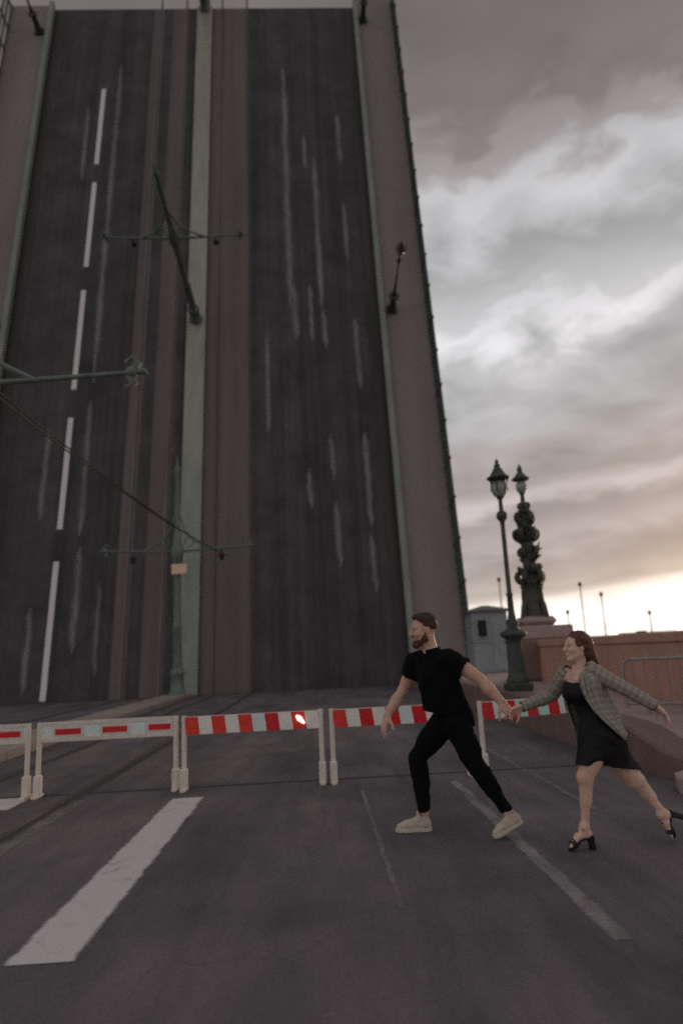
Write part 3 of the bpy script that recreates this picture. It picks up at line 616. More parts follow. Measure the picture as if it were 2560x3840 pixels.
# ------------------------------------------------------------------ people: implicit surfaces meshed with surface nets
A_ = lambda *v: np.array(v, dtype=np.float64)
def nrm(v): v = np.asarray(v, float); return v/np.linalg.norm(v)
class Vol:
    def __init__(s, lo, hi, h):
        s.lo = np.array(lo, float); s.h = h; s.n = np.ceil((np.array(hi)-s.lo)/h).astype(int)+1
        s.D = np.full(s.n, .2, np.float32)
        s.ax = [(s.lo[i]+h*np.arange(s.n[i])).astype(np.float32) for i in range(3)]
    def _sl(s, lo, hi):
        a = np.clip(np.floor((np.array(lo)-s.lo)/s.h).astype(int), 0, s.n); b = np.clip(np.ceil((np.array(hi)-s.lo)/s.h).astype(int)+1, 0, s.n)
        sl = tuple(slice(x, y) for x, y in zip(a, b))
        g = [s.ax[0][sl[0]][:, None, None], s.ax[1][sl[1]][None, :, None], s.ax[2][sl[2]][None, None, :]]
        return sl, g
    def put(s, d, sl, k, mode):
        c = s.D[sl]
        if c.size == 0: return
        if mode == 'u':
            hh = np.maximum(k-np.abs(c-d), 0)/k if k > 0 else 0; s.D[sl] = np.minimum(c, d)-hh*hh*k*.25
        else:
            hh = np.maximum(k-np.abs(c+d), 0)/k if k > 0 else 0; s.D[sl] = np.maximum(c, -d)+hh*hh*k*.25
    def cap(s, a, b, ra, rb=None, k=.02, wide=None, flat=False, flat0=False, mode='u'):
        a = np.array(a, float); b = np.array(b, float); rb = ra if rb is None else rb
        m = max(ra, rb)*(max(1, wide[1]) if wide else 1)+k+.02
        sl, g = s._sl(np.minimum(a, b)-m, np.maximum(a, b)+m)
        ba = b-a; L2 = max(ba@ba, 1e-12)
        v = [g[i]-np.float32(a[i]) for i in range(3)]
        t = np.clip((v[0]*ba[0]+v[1]*ba[1]+v[2]*ba[2])/L2, 0, 1)
        q = [v[i]-t*np.float32(ba[i]) for i in range(3)]
        if wide:
            dr = nrm(wide[0]); e = q[0]*dr[0]+q[1]*dr[1]+q[2]*dr[2]; f = 1-1/wide[1]
            q = [q[i]-e*np.float32(dr[i]*f) for i in range(3)]
        d = np.sqrt(q[0]**2+q[1]**2+q[2]**2)-(ra+(rb-ra)*t)
        u = nrm(ba) if L2 > 1e-10 else A_(0, 0, 1)
        if flat: d = np.maximum(d, (g[0]-b[0])*u[0]+(g[1]-b[1])*u[1]+(g[2]-b[2])*u[2])
        if flat0: d = np.maximum(d, -((g[0]-a[0])*u[0]+(g[1]-a[1])*u[1]+(g[2]-a[2])*u[2]))
        s.put(d.astype(np.float32), sl, k, mode)
    def ell(s, c, r, F=None, k=.02, mode='u'):
        c = np.array(c, float); r = np.array(r, float); F = np.eye(3) if F is None else F
        m = r.max()+k+.02; sl, g = s._sl(c-m, c+m)
        v = [g[i]-np.float32(c[i]) for i in range(3)]
        q = 0
        for i in range(3): q = q+((v[0]*F[i][0]+v[1]*F[i][1]+v[2]*F[i][2])/r[i])**2
        s.put(((np.sqrt(q)-1)*r.min()).astype(np.float32), sl, k, mode)
    def cut(s, p, n):
        """drop everything on the n side of the plane"""
        n = nrm(n); g = [s.ax[0][:, None, None], s.ax[1][None, :, None], s.ax[2][None, None, :]]
        s.D = np.maximum(s.D, ((g[0]-p[0])*n[0]+(g[1]-p[1])*n[1]+(g[2]-p[2])*n[2]).astype(np.float32))
    def folds(s, amp, freq, seed, aniso=(1, 1, 1)):
        r = np.random.default_rng(seed); g = [s.ax[0][:, None, None], s.ax[1][None, :, None], s.ax[2][None, None, :]]
        d = 0
        for i in range(5):
            v = r.normal(size=3); v = v/np.linalg.norm(v)*freq*(.6+.35*i); v = v*np.array(aniso)
            w = r.normal(size=3); w = w/np.linalg.norm(w)*freq*.5; p = r.uniform(0, 6)
            d = d+np.sin(g[0]*v[0]+g[1]*v[1]+g[2]*v[2]+p+1.3*np.sin(g[0]*w[0]+g[1]*w[1]+g[2]*w[2]+p))/(1+.5*i)
        s.D = (s.D+amp*d).astype(np.float32)
    def net(s):
        D = s.D; n = s.n; S = D < 0
        cnt = np.zeros(n-1, np.uint8); O = [(i, j, k) for i in (0, 1) for j in (0, 1) for k in (0, 1)]
        view = lambda A, o: A[o[0]:n[0]-1+o[0], o[1]:n[1]-1+o[1], o[2]:n[2]-1+o[2]]
        for o in O: cnt += view(S, o)
        act = (cnt > 0) & (cnt < 8); I = np.argwhere(act)
        vid = np.full(n-1, -1, np.int32); vid[act] = np.arange(len(I))
        dv = {o: D[I[:, 0]+o[0], I[:, 1]+o[1], I[:, 2]+o[2]] for o in O}
        acc = np.zeros((len(I), 3)); c = np.zeros(len(I))
        for o in O:
            for ax in range(3):
                if o[ax]: continue
                p = list(o); p[ax] = 1; p = tuple(p); d0, d1 = dv[o], dv[p]; m = (d0 < 0) != (d1 < 0)
                t = np.where(m, d0/np.where(m, d0-d1, 1), 0)
                pos = np.tile(np.array(o, float), (len(I), 1)); pos[:, ax] = t; acc[m] += pos[m]; c[m] += 1
        V = (I+acc/c[:, None])*s.h+s.lo
        F = []
        for ax in range(3):
            a1, a2 = (ax+1) % 3, (ax+2) % 3
            lo = [slice(None)]*3; hi = [slice(None)]*3; lo[ax] = slice(0, -1); hi[ax] = slice(1, None)
            for a in (a1, a2): lo[a] = slice(1, -1); hi[a] = slice(1, -1)
            s0, s1 = S[tuple(lo)], S[tuple(hi)]
            for sgn, m in ((0, s0 & ~s1), (1, ~s0 & s1)):
                E = np.argwhere(m)
                if not len(E): continue
                E[:, a1] += 1; E[:, a2] += 1
                def cell(d1, d2):
                    q = E.copy(); q[:, a1] -= d1; q[:, a2] -= d2; return vid[q[:, 0], q[:, 1], q[:, 2]]
                q = np.stack([cell(1, 1), cell(0, 1), cell(0, 0), cell(1, 0)], 1)
                F.append(q if sgn == 0 else q[:, ::-1])
        return V, np.concatenate(F)
    def build(s, name, m, parent, origin=(0, 0, 0)):
        V, F = s.net(); return np_mesh(name, V-np.array(origin), F, m, parent)
def frame(f, u):
    f = nrm(f); l = nrm(np.cross(u, f)); u = np.cross(f, l); return np.stack([f, l, u])   # rows: forward, left, up
class Head:
    def __init__(s, c, fwd, up_, sc): s.c = np.array(c, float); s.F = frame(fwd, up_); s.s = sc
    def p(s, x, y, z): return s.c+(A_(x, y, z)*s.s)@s.F
    def skin(s, V, fem):
        S = s.s; k = .02*S
        V.ell(s.p(-.018, 0, .040), A_(.098, .077, .085)*S, s.F, k)
        V.ell(s.p(.022, 0, -.020), A_(.066, .060, .082)*S, s.F, .03*S)
        jw = .046 if fem else .053
        V.cap(s.p(.045, 0, -.07), s.p(.072, 0, -.098), (.036 if fem else .042)*S, (.020 if fem else .025)*S, .025*S)
        for y in (-1, 1):
            V.cap(s.p(-.002, y*jw, -.052), s.p(.06, y*.018, -.096), .021*S, .018*S, .03*S)
            V.ell(s.p(.062, y*.040, -.022), A_(.026, .024, .024)*S, s.F, .025*S)
            V.cap(s.p(.082, y*.012, .030), s.p(.070, y*.046, .030), .013*S, .010*S, .015*S)
            V.ell(s.p(.098, y*.030, .010), A_(.016, .017, .012)*S, s.F, .012*S, 's')
            V.ell(s.p(-.008, y*.076, -.002), A_(.019, .008, .031)*S, s.F, .006*S)
            V.ell(s.p(.006, y*.086, .0), A_(.010, .008, .016)*S, s.F, .006*S, 's')
            V.ell(s.p(.101, y*.011, -.026), A_(.009, .008, .007)*S, s.F, .008*S)
        V.cap(s.p(.086, 0, .026), s.p(.109, 0, -.018), .008*S, .012*S, .012*S)
        V.ell(s.p(.113, 0, -.021), A_(.010, .010, .009)*S, s.F, .008*S)
        V.cap(s.p(.090, -.014, -.049), s.p(.090, .014, -.049), .009*S, None, .010*S)
        V.cap(s.p(.087, -.012, -.061), s.p(.087, .012, -.061), .009*S, None, .010*S)
        V.ell(s.p(.104, 0, -.055), A_(.009, .022, .0014)*S, s.F, .005*S, 's')
    def extras(s, body, o):
        S = s.s
        for y in (-1, 1):
            e = MB().ball(tuple(s.p(.0780, y*.030, .010)-o), .0115*S, 12, 8).build('eyeball', 'eye_white', body)
            MB().ball(tuple(s.p(.0858, y*.0305, .010)-o), .0056*S, 10, 6).build('iris', 'eye_dark', e)
            pts = [tuple(s.p(.090-.5*abs(t-.3)**2*.05-.012*t, y*(.014+.034*t), .034+.006*math.sin(3*t))-o) for t in np.linspace(0, 1, 6)]
            MB().tube(pts, [.002*S, .0035*S, .0038*S, .0034*S, .0028*S, .0012*S], 6).build('eyebrow', s.hair, body)
        lp = MB()
        lp.tube([tuple(s.p(.0885-.3*t*t*.05, .021*t, -.0500-.002*t*t)-o) for t in np.linspace(-1, 1, 7)], [.001, .0035, .0055, .0048, .0055, .0035, .001], 8)
        lp.tube([tuple(s.p(.0865-.3*t*t*.05, .020*t, -.0605+.006*t*t)-o) for t in np.linspace(-1, 1, 7)], [.001, .0045, .006, .0065, .006, .0045, .001], 8)
        lp.build('lips', 'lip', body)
def hand(V, w, f, n, thumb_side, sc, curls, spread=1.0, tc=.5, nails=None):
    """w wrist, f towards the fingers, n palm normal; thumb_side is +-1 along cross(f, n)"""
    f = nrm(f); n = nrm(n-f*(n@f)); l = np.cross(f, n)*thumb_side
    K = []
    for i, (y, x) in enumerate(((.030, .088), (.010, .093), (-.010, .089), (-.029, .080))):
        k = w+(f*x+l*y-n*.002)*sc; K.append(k)
        V.cap(w+(f*.008+l*y*.55)*sc, k, .0155*sc, .0125*sc, .012*sc)
    V.cap(w+(f*.02+l*.02+n*.006)*sc, w+(f*.06+l*.030+n*.004)*sc, .017*sc, .012*sc, .012*sc)
    V.cap(w+(f*.02-l*.02+n*.004)*sc, w+(f*.06-l*.024+n*.004)*sc, .014*sc, .011*sc, .012*sc)
    for i, L in enumerate((.072, .080, .074, .060)):
        d = nrm(f+l*(.10, .03, -.04, -.12)[i]*spread); p = K[i]; c = curls[i] if hasattr(curls, '__len__') else curls
        for j, (fr, r0, r1) in enumerate(((.45, .0098, .0090), (.30, .0090, .0082), (.25, .0082, .0068))):
            a = c*(.55, 1.0, .7)[j]; ax = np.cross(d, n); 
            d2 = nrm(d*math.cos(a)+nrm(n-d*(n@d))*math.sin(a)); n = nrm(n-d2*(n@d2)) if False else n
            q = p+d2*L*fr*sc; V.cap(p, q, r0*sc, r1*sc, .004*sc); p = q
            nn = nrm(n-d*(n@d)); n_ = nrm(nn*math.cos(a)-d*math.sin(a)); d = d2
            n = n_
        n = nrm(A_(0, 0, 0)+np.cross(l*thumb_side, f)) if True else n
        n = nrm(n)
    p = w+(f*.022+l*.026+n*.006)*sc; d = nrm(f*.62+l*.72+n*.25)
    for j, (L, r0, r1) in enumerate(((.042, .0145, .0112), (.034, .0112, .010), (.026, .0098, .0075))):
        q = p+d*L*sc; V.cap(p, q, r0*sc, r1*sc, .006*sc); p = q; d = nrm(d+f*.35*tc*2+n*.3*tc)

def foot_bare(V, F, o, sc, lift=0.0):
    P = lambda x, y, z: o+(A_(x, y, z)*sc)@F
    V.cap(P(.025, 0, .03), P(.10, .0, .052), .030*sc, .030*sc, .02*sc); V.cap(P(.10, 0, .05), P(.175, .0, .022), .030*sc, .021*sc, .02*sc, wide=(F[1], 1.45))
    V.cap(P(.028, 0, .035), P(.04, 0, .10), .029*sc, .031*sc, .03*sc)
    for i, (y, L, r) in enumerate(((.026, .038, .0115), (.010, .036, .009), (-.003, .032, .0085), (-.015, .027, .008), (-.026, .022, .0075))):
        V.cap(P(.182-.006*i, y, .017), P(.190-.006*i+L*.75, y*1.05, .011), r*sc, r*.9*sc, .005*sc)

# ---- man
MJ = {'headc': (0.868,5.660,1.578), 'neck': (0.934,5.670,1.389), 'shN': (1.050,5.520,1.339), 'shF': (0.831,5.800,1.341), 'elN': (1.251,5.440,1.183), 'wrN': (1.396,5.380,0.999), 'knN': (1.452,5.360,0.908), 'elF': (0.706,5.860,1.097), 'wrF': (0.556,5.800,0.907), 'tipF': (0.514,5.780,0.771), 'chest': (0.958,5.670,1.231), 'waist': (1.015,5.680,1.020), 'pelvis': (1.051,5.680,0.851), 'hipF': (1.009,5.770,0.828), 'hipN': (1.073,5.600,0.841), 'knF': (0.784,5.830,0.555), 'anF': (0.813,5.840,0.145), 'heelF': (0.862,5.840,0.0), 'toeF': (0.576,5.840,0.004), 'knN2': (1.211,5.560,0.499), 'anN': (1.402,5.500,0.178), 'heelN': (1.505,5.500,0.104), 'toeN': (1.272,5.470,0.006)}
J = {k: np.array(v) for k, v in MJ.items()}
O = A_(1.0, 5.68, 0)
man = empty('person', O); tag(man, 'bearded man in black shirt and black jeans running left, pulling the woman along', 'person')
lat = nrm(J['shF']-J['shN']); hd = Head(A_(.880, 5.662, 1.572), (-.98, -.13, -.06), (-.06, 0, 1), 1.03); hd.hair = 'hair_brown'
V = Vol((.42, 5.1, -.02), (1.62, 6.02, 1.76), .0055)
hd.skin(V, False)
V.cap(hd.p(-.025, 0, -.05), J['neck']+A_(.0, 0, -.01), .056, .062, .03)
V.cap(J['neck']+A_(0, 0, -.03), J['chest'], .07, .10, .04, (lat, 1.4)); V.cap(J['chest'], J['waist'], .105, .095, .05, (lat, 1.35)); V.cap(J['waist'], J['pelvis'], .095, .10, .05, (lat, 1.3))
for s_, sh, el, wr in (('N', 'shN', 'elN', 'wrN'), ('F', 'shF', 'elF', 'wrF')):
    a, b, c = J[sh], J[el], J[wr]
    V.cap(J['chest']+(a-J['chest'])*.4+A_(0, 0, .03), a, .06, .056, .04); V.cap(a, b, .053, .041, .03)
    V.cap(a+(b-a)*.35, a+(b-a)*.75, .052, .046, .03)
    V.cap(b, b+(c-b)*.45, .041, .043, .02); V.cap(b+(c-b)*.4, c, .043, .0275, .02, (np.cross(c-b, A_(0, 1, .3)), 1.15))
hand(V, J['wrN'], J['knN']-J['wrN'], A_(-.35, .8, -.3), -1, 1.06, (1.15, 1.15, 1.2, 1.2), .3, .6)
hand(V, J['wrF'], J['tipF']-J['wrF']+A_(-.01, 0, 0), A_(.8, .35, -.2), 1, 1.06, (.30, .26, .32, .40), 1.0, .3)
for h_, kn, an in (('hipF', 'knF', 'anF'), ('hipN', 'knN2', 'anN')):
    V.cap(J[h_], J[kn], .075, .052, .03); V.cap(J[kn], J[an], .05, .036, .02)
for a, hl, to in (('anF', 'heelF', 'toeF'), ('anN', 'heelN', 'toeN')):
    V.cap(J[a], J[hl]+(J[to]-J[hl])*.18+A_(0, 0, .05), .034, .03, .02); V.cap(J[hl]+(J[to]-J[hl])*.2+A_(0, 0, .045), J[hl]+(J[to]-J[hl])*.8+A_(0, 0, .03), .03, .02, .02)
body = V.build('body', 'skin_man', man, O); hd.extras(body, O)
# hair and beard
V = Vol(hd.c-.19, hd.c+.19, .0045); S = hd.s
V.ell(hd.p(-.020, 0, .044), A_(.102, .082, .089)*S, hd.F, .02)
V.ell(hd.p(.022, 0, .108), A_(.062, .055, .030)*S, hd.F, .03); V.ell(hd.p(-.05, 0, .10), A_(.06, .06, .036)*S, hd.F, .03)
V.cut(hd.p(.045, 0, .078), (hd.F.T@nrm((.75, 0, -.66)))); V.cut(hd.p(-.03, 0, .012), hd.F.T@nrm((.30, 0, -1)))
V.ell(hd.p(.085, 0, .015), A_(.062, .14, .062)*S, hd.F, .012, 's')
for y in (-1, 1): V.ell(hd.p(-.008, y*.082, -.008), A_(.026, .02, .036)*S, hd.F, .006, 's')
V.folds(.0013, 230, 3); V.folds(.0010, 90, 6); V.build('hair', 'hair_brown', body, O)
V = Vol(hd.c-.19, hd.c+.19, .0045)
V.cap(hd.p(.048, 0, -.072), hd.p(.074, 0, -.104), .044*S, .031*S, .02)
for y in (-1, 1): V.cap(hd.p(.004, y*.056, -.030), hd.p(.012, y*.052, -.062), .0215*S, .024*S, .02); V.cap(hd.p(.012, y*.052, -.062), hd.p(.064, y*.020, -.100), .024*S, .024*S, .02)
V.cap(hd.p(.090, -.020, -.0425), hd.p(.090, .020, -.0425), .0095*S, None, .01)
V.ell(hd.p(.105, 0, -.056), A_(.022, .022, .0095)*S, hd.F, .006, 's'); V.ell(hd.p(.062, .052, -.018), A_(.05, .045, .034)*S, hd.F, .01, 's'); V.ell(hd.p(.062, -.052, -.018), A_(.05, .045, .034)*S, hd.F, .01, 's')
V.folds(.0016, 300, 5); V.build('beard', 'beard_brown', body, O)
# shirt
V = Vol((.62, 5.3, .74), (1.32, 6.02, 1.52), .006)
V.cap(J['neck']+A_(.01, 0, -.035), J['chest'], .085, .125, .05, (lat, 1.42)); V.cap(J['chest'], J['waist'], .128, .118, .06, (lat, 1.36)); V.cap(J['waist'], J['pelvis']+A_(.02, 0, -.06), .118, .132, .06, (lat, 1.28))
for sh, el, fr in (('shN', 'elN', .50), ('shF', 'elF', .58)):
    a, b = J[sh], J[el]; V.cap(J['neck']+(a-J['neck'])*.3+A_(.01, 0, -.03), a, .06, .068, .05); V.cap(a-(b-a)*.05, a+(b-a)*fr, .076, .080, .045, None, True)
    e_ = a+(b-a)*fr; V.cap(e_-(b-a)*.08, e_,   .081, .084, .004, None, True, True)
V.cap(J['chest']+A_(.02,0,-.1), J['waist']+A_(.0, 0, -.06), .128, .136, .05, (lat, 1.32)); V.cap(J['waist'], J['pelvis']+A_(.01, 0, .01), .122, .136, .05, (lat, 1.3)); V.cut(J['waist']+A_(0, 0, -.135), A_(-.35, 0, -1))
V.cut(J['neck']+A_(-.01, 0, .045), J['neck']-J['chest']+A_(-.05, 0, .1))
V.cap(J['neck']+A_(-.12, -.05, .02), J['neck']+A_(-.085, -.035, -.085), .045, .010, .01, mode='s'); V.folds(.0042, 24, 11, (1, 1, .7)); V.folds(.0016, 70, 12)
shirt = V.build('shirt', 'black_cotton', man, O)
V = Vol((.78, 5.5, 1.28), (1.1, 5.85, 1.52), .0045); cn = J['neck']+A_(.004, 0, .005); ax_ = nrm(hd.p(-.025, 0, -.05)-J['neck'])
V.cap(cn-ax_*.04, cn+ax_*.035, .088, .074, .01, None, True, True); V.cap(cn-ax_*.06, cn+ax_*.07, .070, .066, .004, None, mode='s'); V.cap(cn+A_(-.10, -.03, .03), cn+A_(-.06, -.03, -.09), .045, .010, .006, mode='s')
V.build('collar', 'black_cotton', shirt, O)
fd = nrm(np.cross(J['waist']-J['chest'], lat)); fd = fd if fd[0] < 0 else -fd
pl = MB(); pp = []
for t in np.linspace(0, 1, 8):
    c_ = (J['chest']+A_(0, 0, .07))*(1-t)+J['pelvis']*t; pp.append(c_+fd*(.115+.02*math.sin(t*2.4)))
pl.tube([tuple(p-O) for p in pp], .013, 6); pl.build('button_placket', 'black_cotton', shirt)
# trousers
V = Vol((.66, 5.4, .09), (1.52, 6.0, .98), .006); latp = nrm(J['hipF']-J['hipN']+A_(0, .06, 0))
V.cap(J['pelvis']+A_(-.03, 0, .17), J['pelvis'], .104, .12, .03, (latp, 1.28), False, True); V.ell(J['pelvis']+A_(.07, -.03, -.03), (.085, .10, .09), None, .06)
for h_, kn, an in (('hipF', 'knF', 'anF'), ('hipN', 'knN2', 'anN')):
    a, b, c = J[h_], J[kn], J[an]; V.cap(a, b, .098, .071, .045); V.cap(a+(b-a)*.1, a+(b-a)*.6, .098, .086, .04)
    e = b+(c-b)*.97; cd = nrm(np.cross(c-b, A_(0, 1, 0))); cd = cd if cd[0] > 0 else -cd
    V.cap(b, e, .070, .050, .03, None, True); V.cap(b+(c-b)*.15+cd*.012, b+(c-b)*.5+cd*.014, .066, .056, .03)
V.folds(.0034, 30, 21, (1, 1, 1)); V.folds(.0016, 80, 22)
tr = V.build('trousers', 'black_denim', man, O)
# shoes
def sneaker(hl, to, up_, parent):
    F = frame(to-hl, up_); L = np.linalg.norm(to-hl)/.285; P = lambda x, y, z: A_(x, y, z)*L
    def foot2d(V, zlo, zhi, gr):
        X, Y, Z = V.ax[0][:, None, None], V.ax[1][None, :, None], V.ax[2][None, None, :]; d = 9
        pts = [(.038, 0, .036), (.12, .004, .034), (.20, .002, .046), (.245, .004, .038)]
        for (x0, y0, r0), (x1, y1, r1) in zip(pts, pts[1:]):
            bx, by = x1-x0, y1-y0; t = np.clip(((X-x0)*bx+(Y-y0)*by)/(bx*bx+by*by), 0, 1)
            d = np.minimum(d, np.hypot(X-x0-t*bx, Y-y0-t*by)-(r0+(r1-r0)*t))
        d = np.maximum(d-gr, np.maximum(zlo-Z, Z-zhi)); hh = np.maximum(.012-np.abs(V.D-d), 0)/.012; V.D = (np.minimum(V.D, d)-hh*hh*.003).astype(np.float32)
    V = Vol((-.03, -.08, .0), (.32, .08, .17), .004)
    V.cap((.042, 0, .045), (.20, .002, .044), .040, .038, .02, ((0, 1, 0), 1.0)); V.cap((.20, .002, .038), (.248, .004, .030), .043, .036, .02); V.cap((.05, 0, .06), (.062, 0, .118), .042, .039, .02, None, True)
    V.cap((.10, 0, .085), (.17, 0, .060), .034, .032, .02); V.cap((.085, 0, .10), (.098, 0, .135), .026, .020, .012); V.cap((.062, 0, .10), (.066, 0, .16), .030, .032, .006, mode='s')
    V.folds(.0008, 90, 4); Vt, Fc = V.net(); up_o = np_mesh('shoe', (Vt*L)@F+hl-O, Fc, 'canvas_beige', parent)
    V = Vol((-.03, -.09, -.012), (.33, .09, .06), .004); foot2d(V, .0, .030, .006); Vt, Fc = V.net(); np_mesh('sole', (Vt*L)@F+hl-O, Fc, 'rubber_cream', up_o)
    lc = MB()
    for i in range(5):
        x = .108+.018*i; z = .122-.0125*i-.004; lc.tube([tuple((A_(x-.006, y, z-abs(y)*abs(y)*14)*L)@F+hl-O) for y in np.linspace(-.026, .026, 5)], .0028, 6)
    lc.build('shoe_lace', 'rubber_cream', up_o)
sneaker(J['heelF'], J['toeF'], A_(0, 0, 1), man); sneaker(J['heelN'], J['toeN'], A_(-.15, -.05, 1), man)

# ---- woman
WJ = {'neck': (1.918,5.110,1.195), 'shN': (1.976,5.000,1.210), 'shF': (1.874,5.250,1.190), 'elN': (2.156,4.960,1.094), 'wrN': (2.374,4.920,0.950), 'tipN': (2.417,4.900,0.867), 'elF': (1.792,5.400,1.023), 'wrF': (1.544,5.370,0.954), 'tipF': (1.440,5.350,0.909), 'chest': (1.905,5.120,1.074), 'waist': (1.974,5.120,0.901), 'pelvis': (2.030,5.120,0.740), 'hipN': (2.013,5.050,0.726), 'hipF': (2.059,5.190,0.705), 'knA': (1.861,5.060,0.480), 'anA': (1.832,5.080,0.155), 'knB': (2.276,5.200,0.414), 'anB': (2.446,5.170,0.180)}
J2 = {k: np.array(v) for k, v in WJ.items()}; Jm = J; J = J2
O = A_(1.95, 5.12, 0)
wom = empty('person', O); tag(wom, 'woman in black slip dress, grey plaid blazer and heeled sandals running behind the man', 'person')
lat = nrm(J['shF']-J['shN']); hd = Head(A_(1.927, 5.105, 1.380), (-.97, -.10, .06), (-.03, .02, 1), .90); hd.hair = 'hair_red'
V = Vol((1.36, 4.78, -.01), (2.62, 5.52, 1.53), .0052)
hd.skin(V, True)
V.cap(hd.p(-.03, 0, -.05), J['neck']+A_(0, 0, -.01), .043, .048, .025)
V.cap(J['neck']+A_(0, 0, -.02), J['chest']+A_(.01, 0, 0), .052, .072, .04, (lat, 1.35)); V.cap(J['chest']+A_(.01, 0, 0), J['waist']+A_(.01, 0, 0), .072, .056, .05, (lat, 1.3)); V.cap(J['waist']+A_(.01, 0, 0), J['pelvis'], .058, .085, .05, (lat, 1.3))
V.cap(J['neck']+A_(-.03, -.06, -.045), J['neck']+A_(-.03, .06, -.045), .014, .014, .03)
for sh, el, wr in (('shN', 'elN', 'wrN'), ('shF', 'elF', 'wrF')):
    a, b, c = J[sh], J[el], J[wr]; V.cap(J['chest']+(a-J['chest'])*.5+A_(0, 0, .02), a, .045, .044, .03); V.cap(a, b, .040, .032, .02); V.cap(b, c, .033, .022, .02)
hand(V, J['wrN'], J['tipN']-J['wrN']+A_(.02, 0, .0), A_(-.8, -.1, -.5), 1, .90, (.45, .35, .4, .5), 1.2, .3)
hand(V, J['wrF'], J['tipF']-J['wrF'], A_(.2, -.85, -.45), -1, .90, (.55, .5, .5, .5), .4, .3)
V.cap(J['hipN'], J['knA'], .060, .049, .03); V.cap(J['hipN']+(J['knA']-J['hipN'])*.55, J['knA'], .070, .049, .03); V.cap(J['hipF'], J['knB'], .062, .064, .03); V.cap(J['hipF']+(J['knB']-J['hipF'])*.45, J['knB'], .088, .064, .03)
for kn, an in (('knA', 'anA'), ('knB', 'anB')):
    a, b = J[kn], J[an]; cd = nrm(np.cross(b-a, A_(0, 1, 0))); cd = cd if cd[0] > 0 else -cd
    q_ = .88 if kn == 'knA' else 1.0
    V.cap(a, b, .047*q_, .027, .02); V.cap(a+(b-a)*.10+cd*.015, a+(b-a)*.5+cd*.013, .045*q_, .036*q_, .03)
    V.ell(a+cd*-.008, A_(.044, .042, .046)*q_, None, .03)
# feet on heels: frame rows forward, left, up
FA = frame(A_(-.92, -.08, -.32), A_(-.32, 0, 1)); oA = A_(1.872, 5.078, .085)
FB = frame(A_(-.12, -.10, -.98), A_(-.98, -.1, .1)); oB = A_(2.492, 5.172, .196)
foot_bare(V, FA, oA, .84); foot_bare(V, FB, oB, .78)
V.cap(J['anA'], oA+(A_(.04, 0, .085)*.84)@FA, .029, .029, .02); V.cap(J['anB'], oB+(A_(.04, 0, .085)*.78)@FB, .029, .029, .02)
body = V.build('body', 'skin_woman', wom, O); hd.extras(body, O)
# hair
V = Vol(hd.c-.24, hd.c+.24, .0048); S = hd.s
V.ell(hd.p(-.026, 0, .045), A_(.108, .088, .092)*S, hd.F, .02); V.ell(hd.p(-.075, 0, -.02), A_(.060, .072, .085)*S, hd.F, .04)
V.cap(hd.p(-.085, 0, -.03), hd.p(-.145, -.01, -.14), .050*S, .020*S, .04, (hd.F[1], 1.1)); V.cap(hd.p(-.12, .01, -.06), hd.p(-.175, .02, -.15), .03*S, .010*S, .03)
V.ell(hd.p(.105, 0, .0), A_(.085, .15, .085)*S, hd.F, .015, 's'); V.cap(hd.p(.03, -.12, -.05), hd.p(.03, .12, -.05), .048*S, None, .012, mode='s')
V.cap(hd.p(-.02, 0, -.06), J['neck']+A_(-.03, 0, 0), .052, .06, .01, mode='s')
V.folds(.0016, 190, 31); V.folds(.002, 60, 32); V.build('hair', 'hair_red', body, O)
# dress
V = Vol((1.70, 4.88, .44), (2.40, 5.40, 1.16), .0055)
V.cap(J['chest']+A_(.01, 0, .05), J['chest']+A_(.01, 0, 0), .076, .084, .03, (lat, 1.28)); V.cap(J['chest']+A_(.01, 0, 0), J['waist']+A_(.01, 0, 0), .084, .070, .05, (lat, 1.3)); V.cap(J['waist']+A_(.01, 0, 0), J['pelvis'], .072, .102, .06, (lat, 1.28))
fdw = nrm(np.cross(J['waist']-J['chest'], lat)); fdw = fdw if fdw[0] < 0 else -fdw
for s_ in (-1, 1): V.ell(J['chest']+fdw*.052+lat*.05*s_+A_(.01, 0, -.015), (.048, .05, .05), None, .03)
V.ell(J['pelvis']+A_(.055, 0, -.01), (.085, .12, .09), None, .05)
V.cap(J['hipN']+A_(0, .02, .02), J['knA'], .100, .080, .10); V.cap(J['hipF']+A_(0, -.02, .02), J['knB'], .100, .088, .10)
V.cap(J['pelvis'], A_(2.05, 5.13, .42), .10, .10, .12, (A_(1, .5, 0), 1.3)); V.cut(A_(1.87, 5.1, .560), A_(-.14, -.05, -1)); V.cap(A_(1.955, 4.8, .505), A_(1.955, 5.03, .505), .088, None, .03, mode='s')
V.cut(J['chest']+A_(0, 0, .062), A_(-.1, -.05, 1))
V.folds(.0030, 26, 41, (1, 1, .5)); V.folds(.0012, 70, 42)
dress = V.build('dress', 'black_silk', wom, O)
for s_ in (-1, 1):
    MB().tube([tuple(J['chest']+fdw*.062+lat*.06*s_+A_(.01, 0, .045)-O), tuple(J['chest']+fdw*.058+lat*.066*s_+A_(.015, 0, .10)-O), tuple(J['chest']+fdw*.01+lat*.07*s_+A_(.02, 0, .142)-O)], .005, 6).build('strap', 'black_silk', dress)
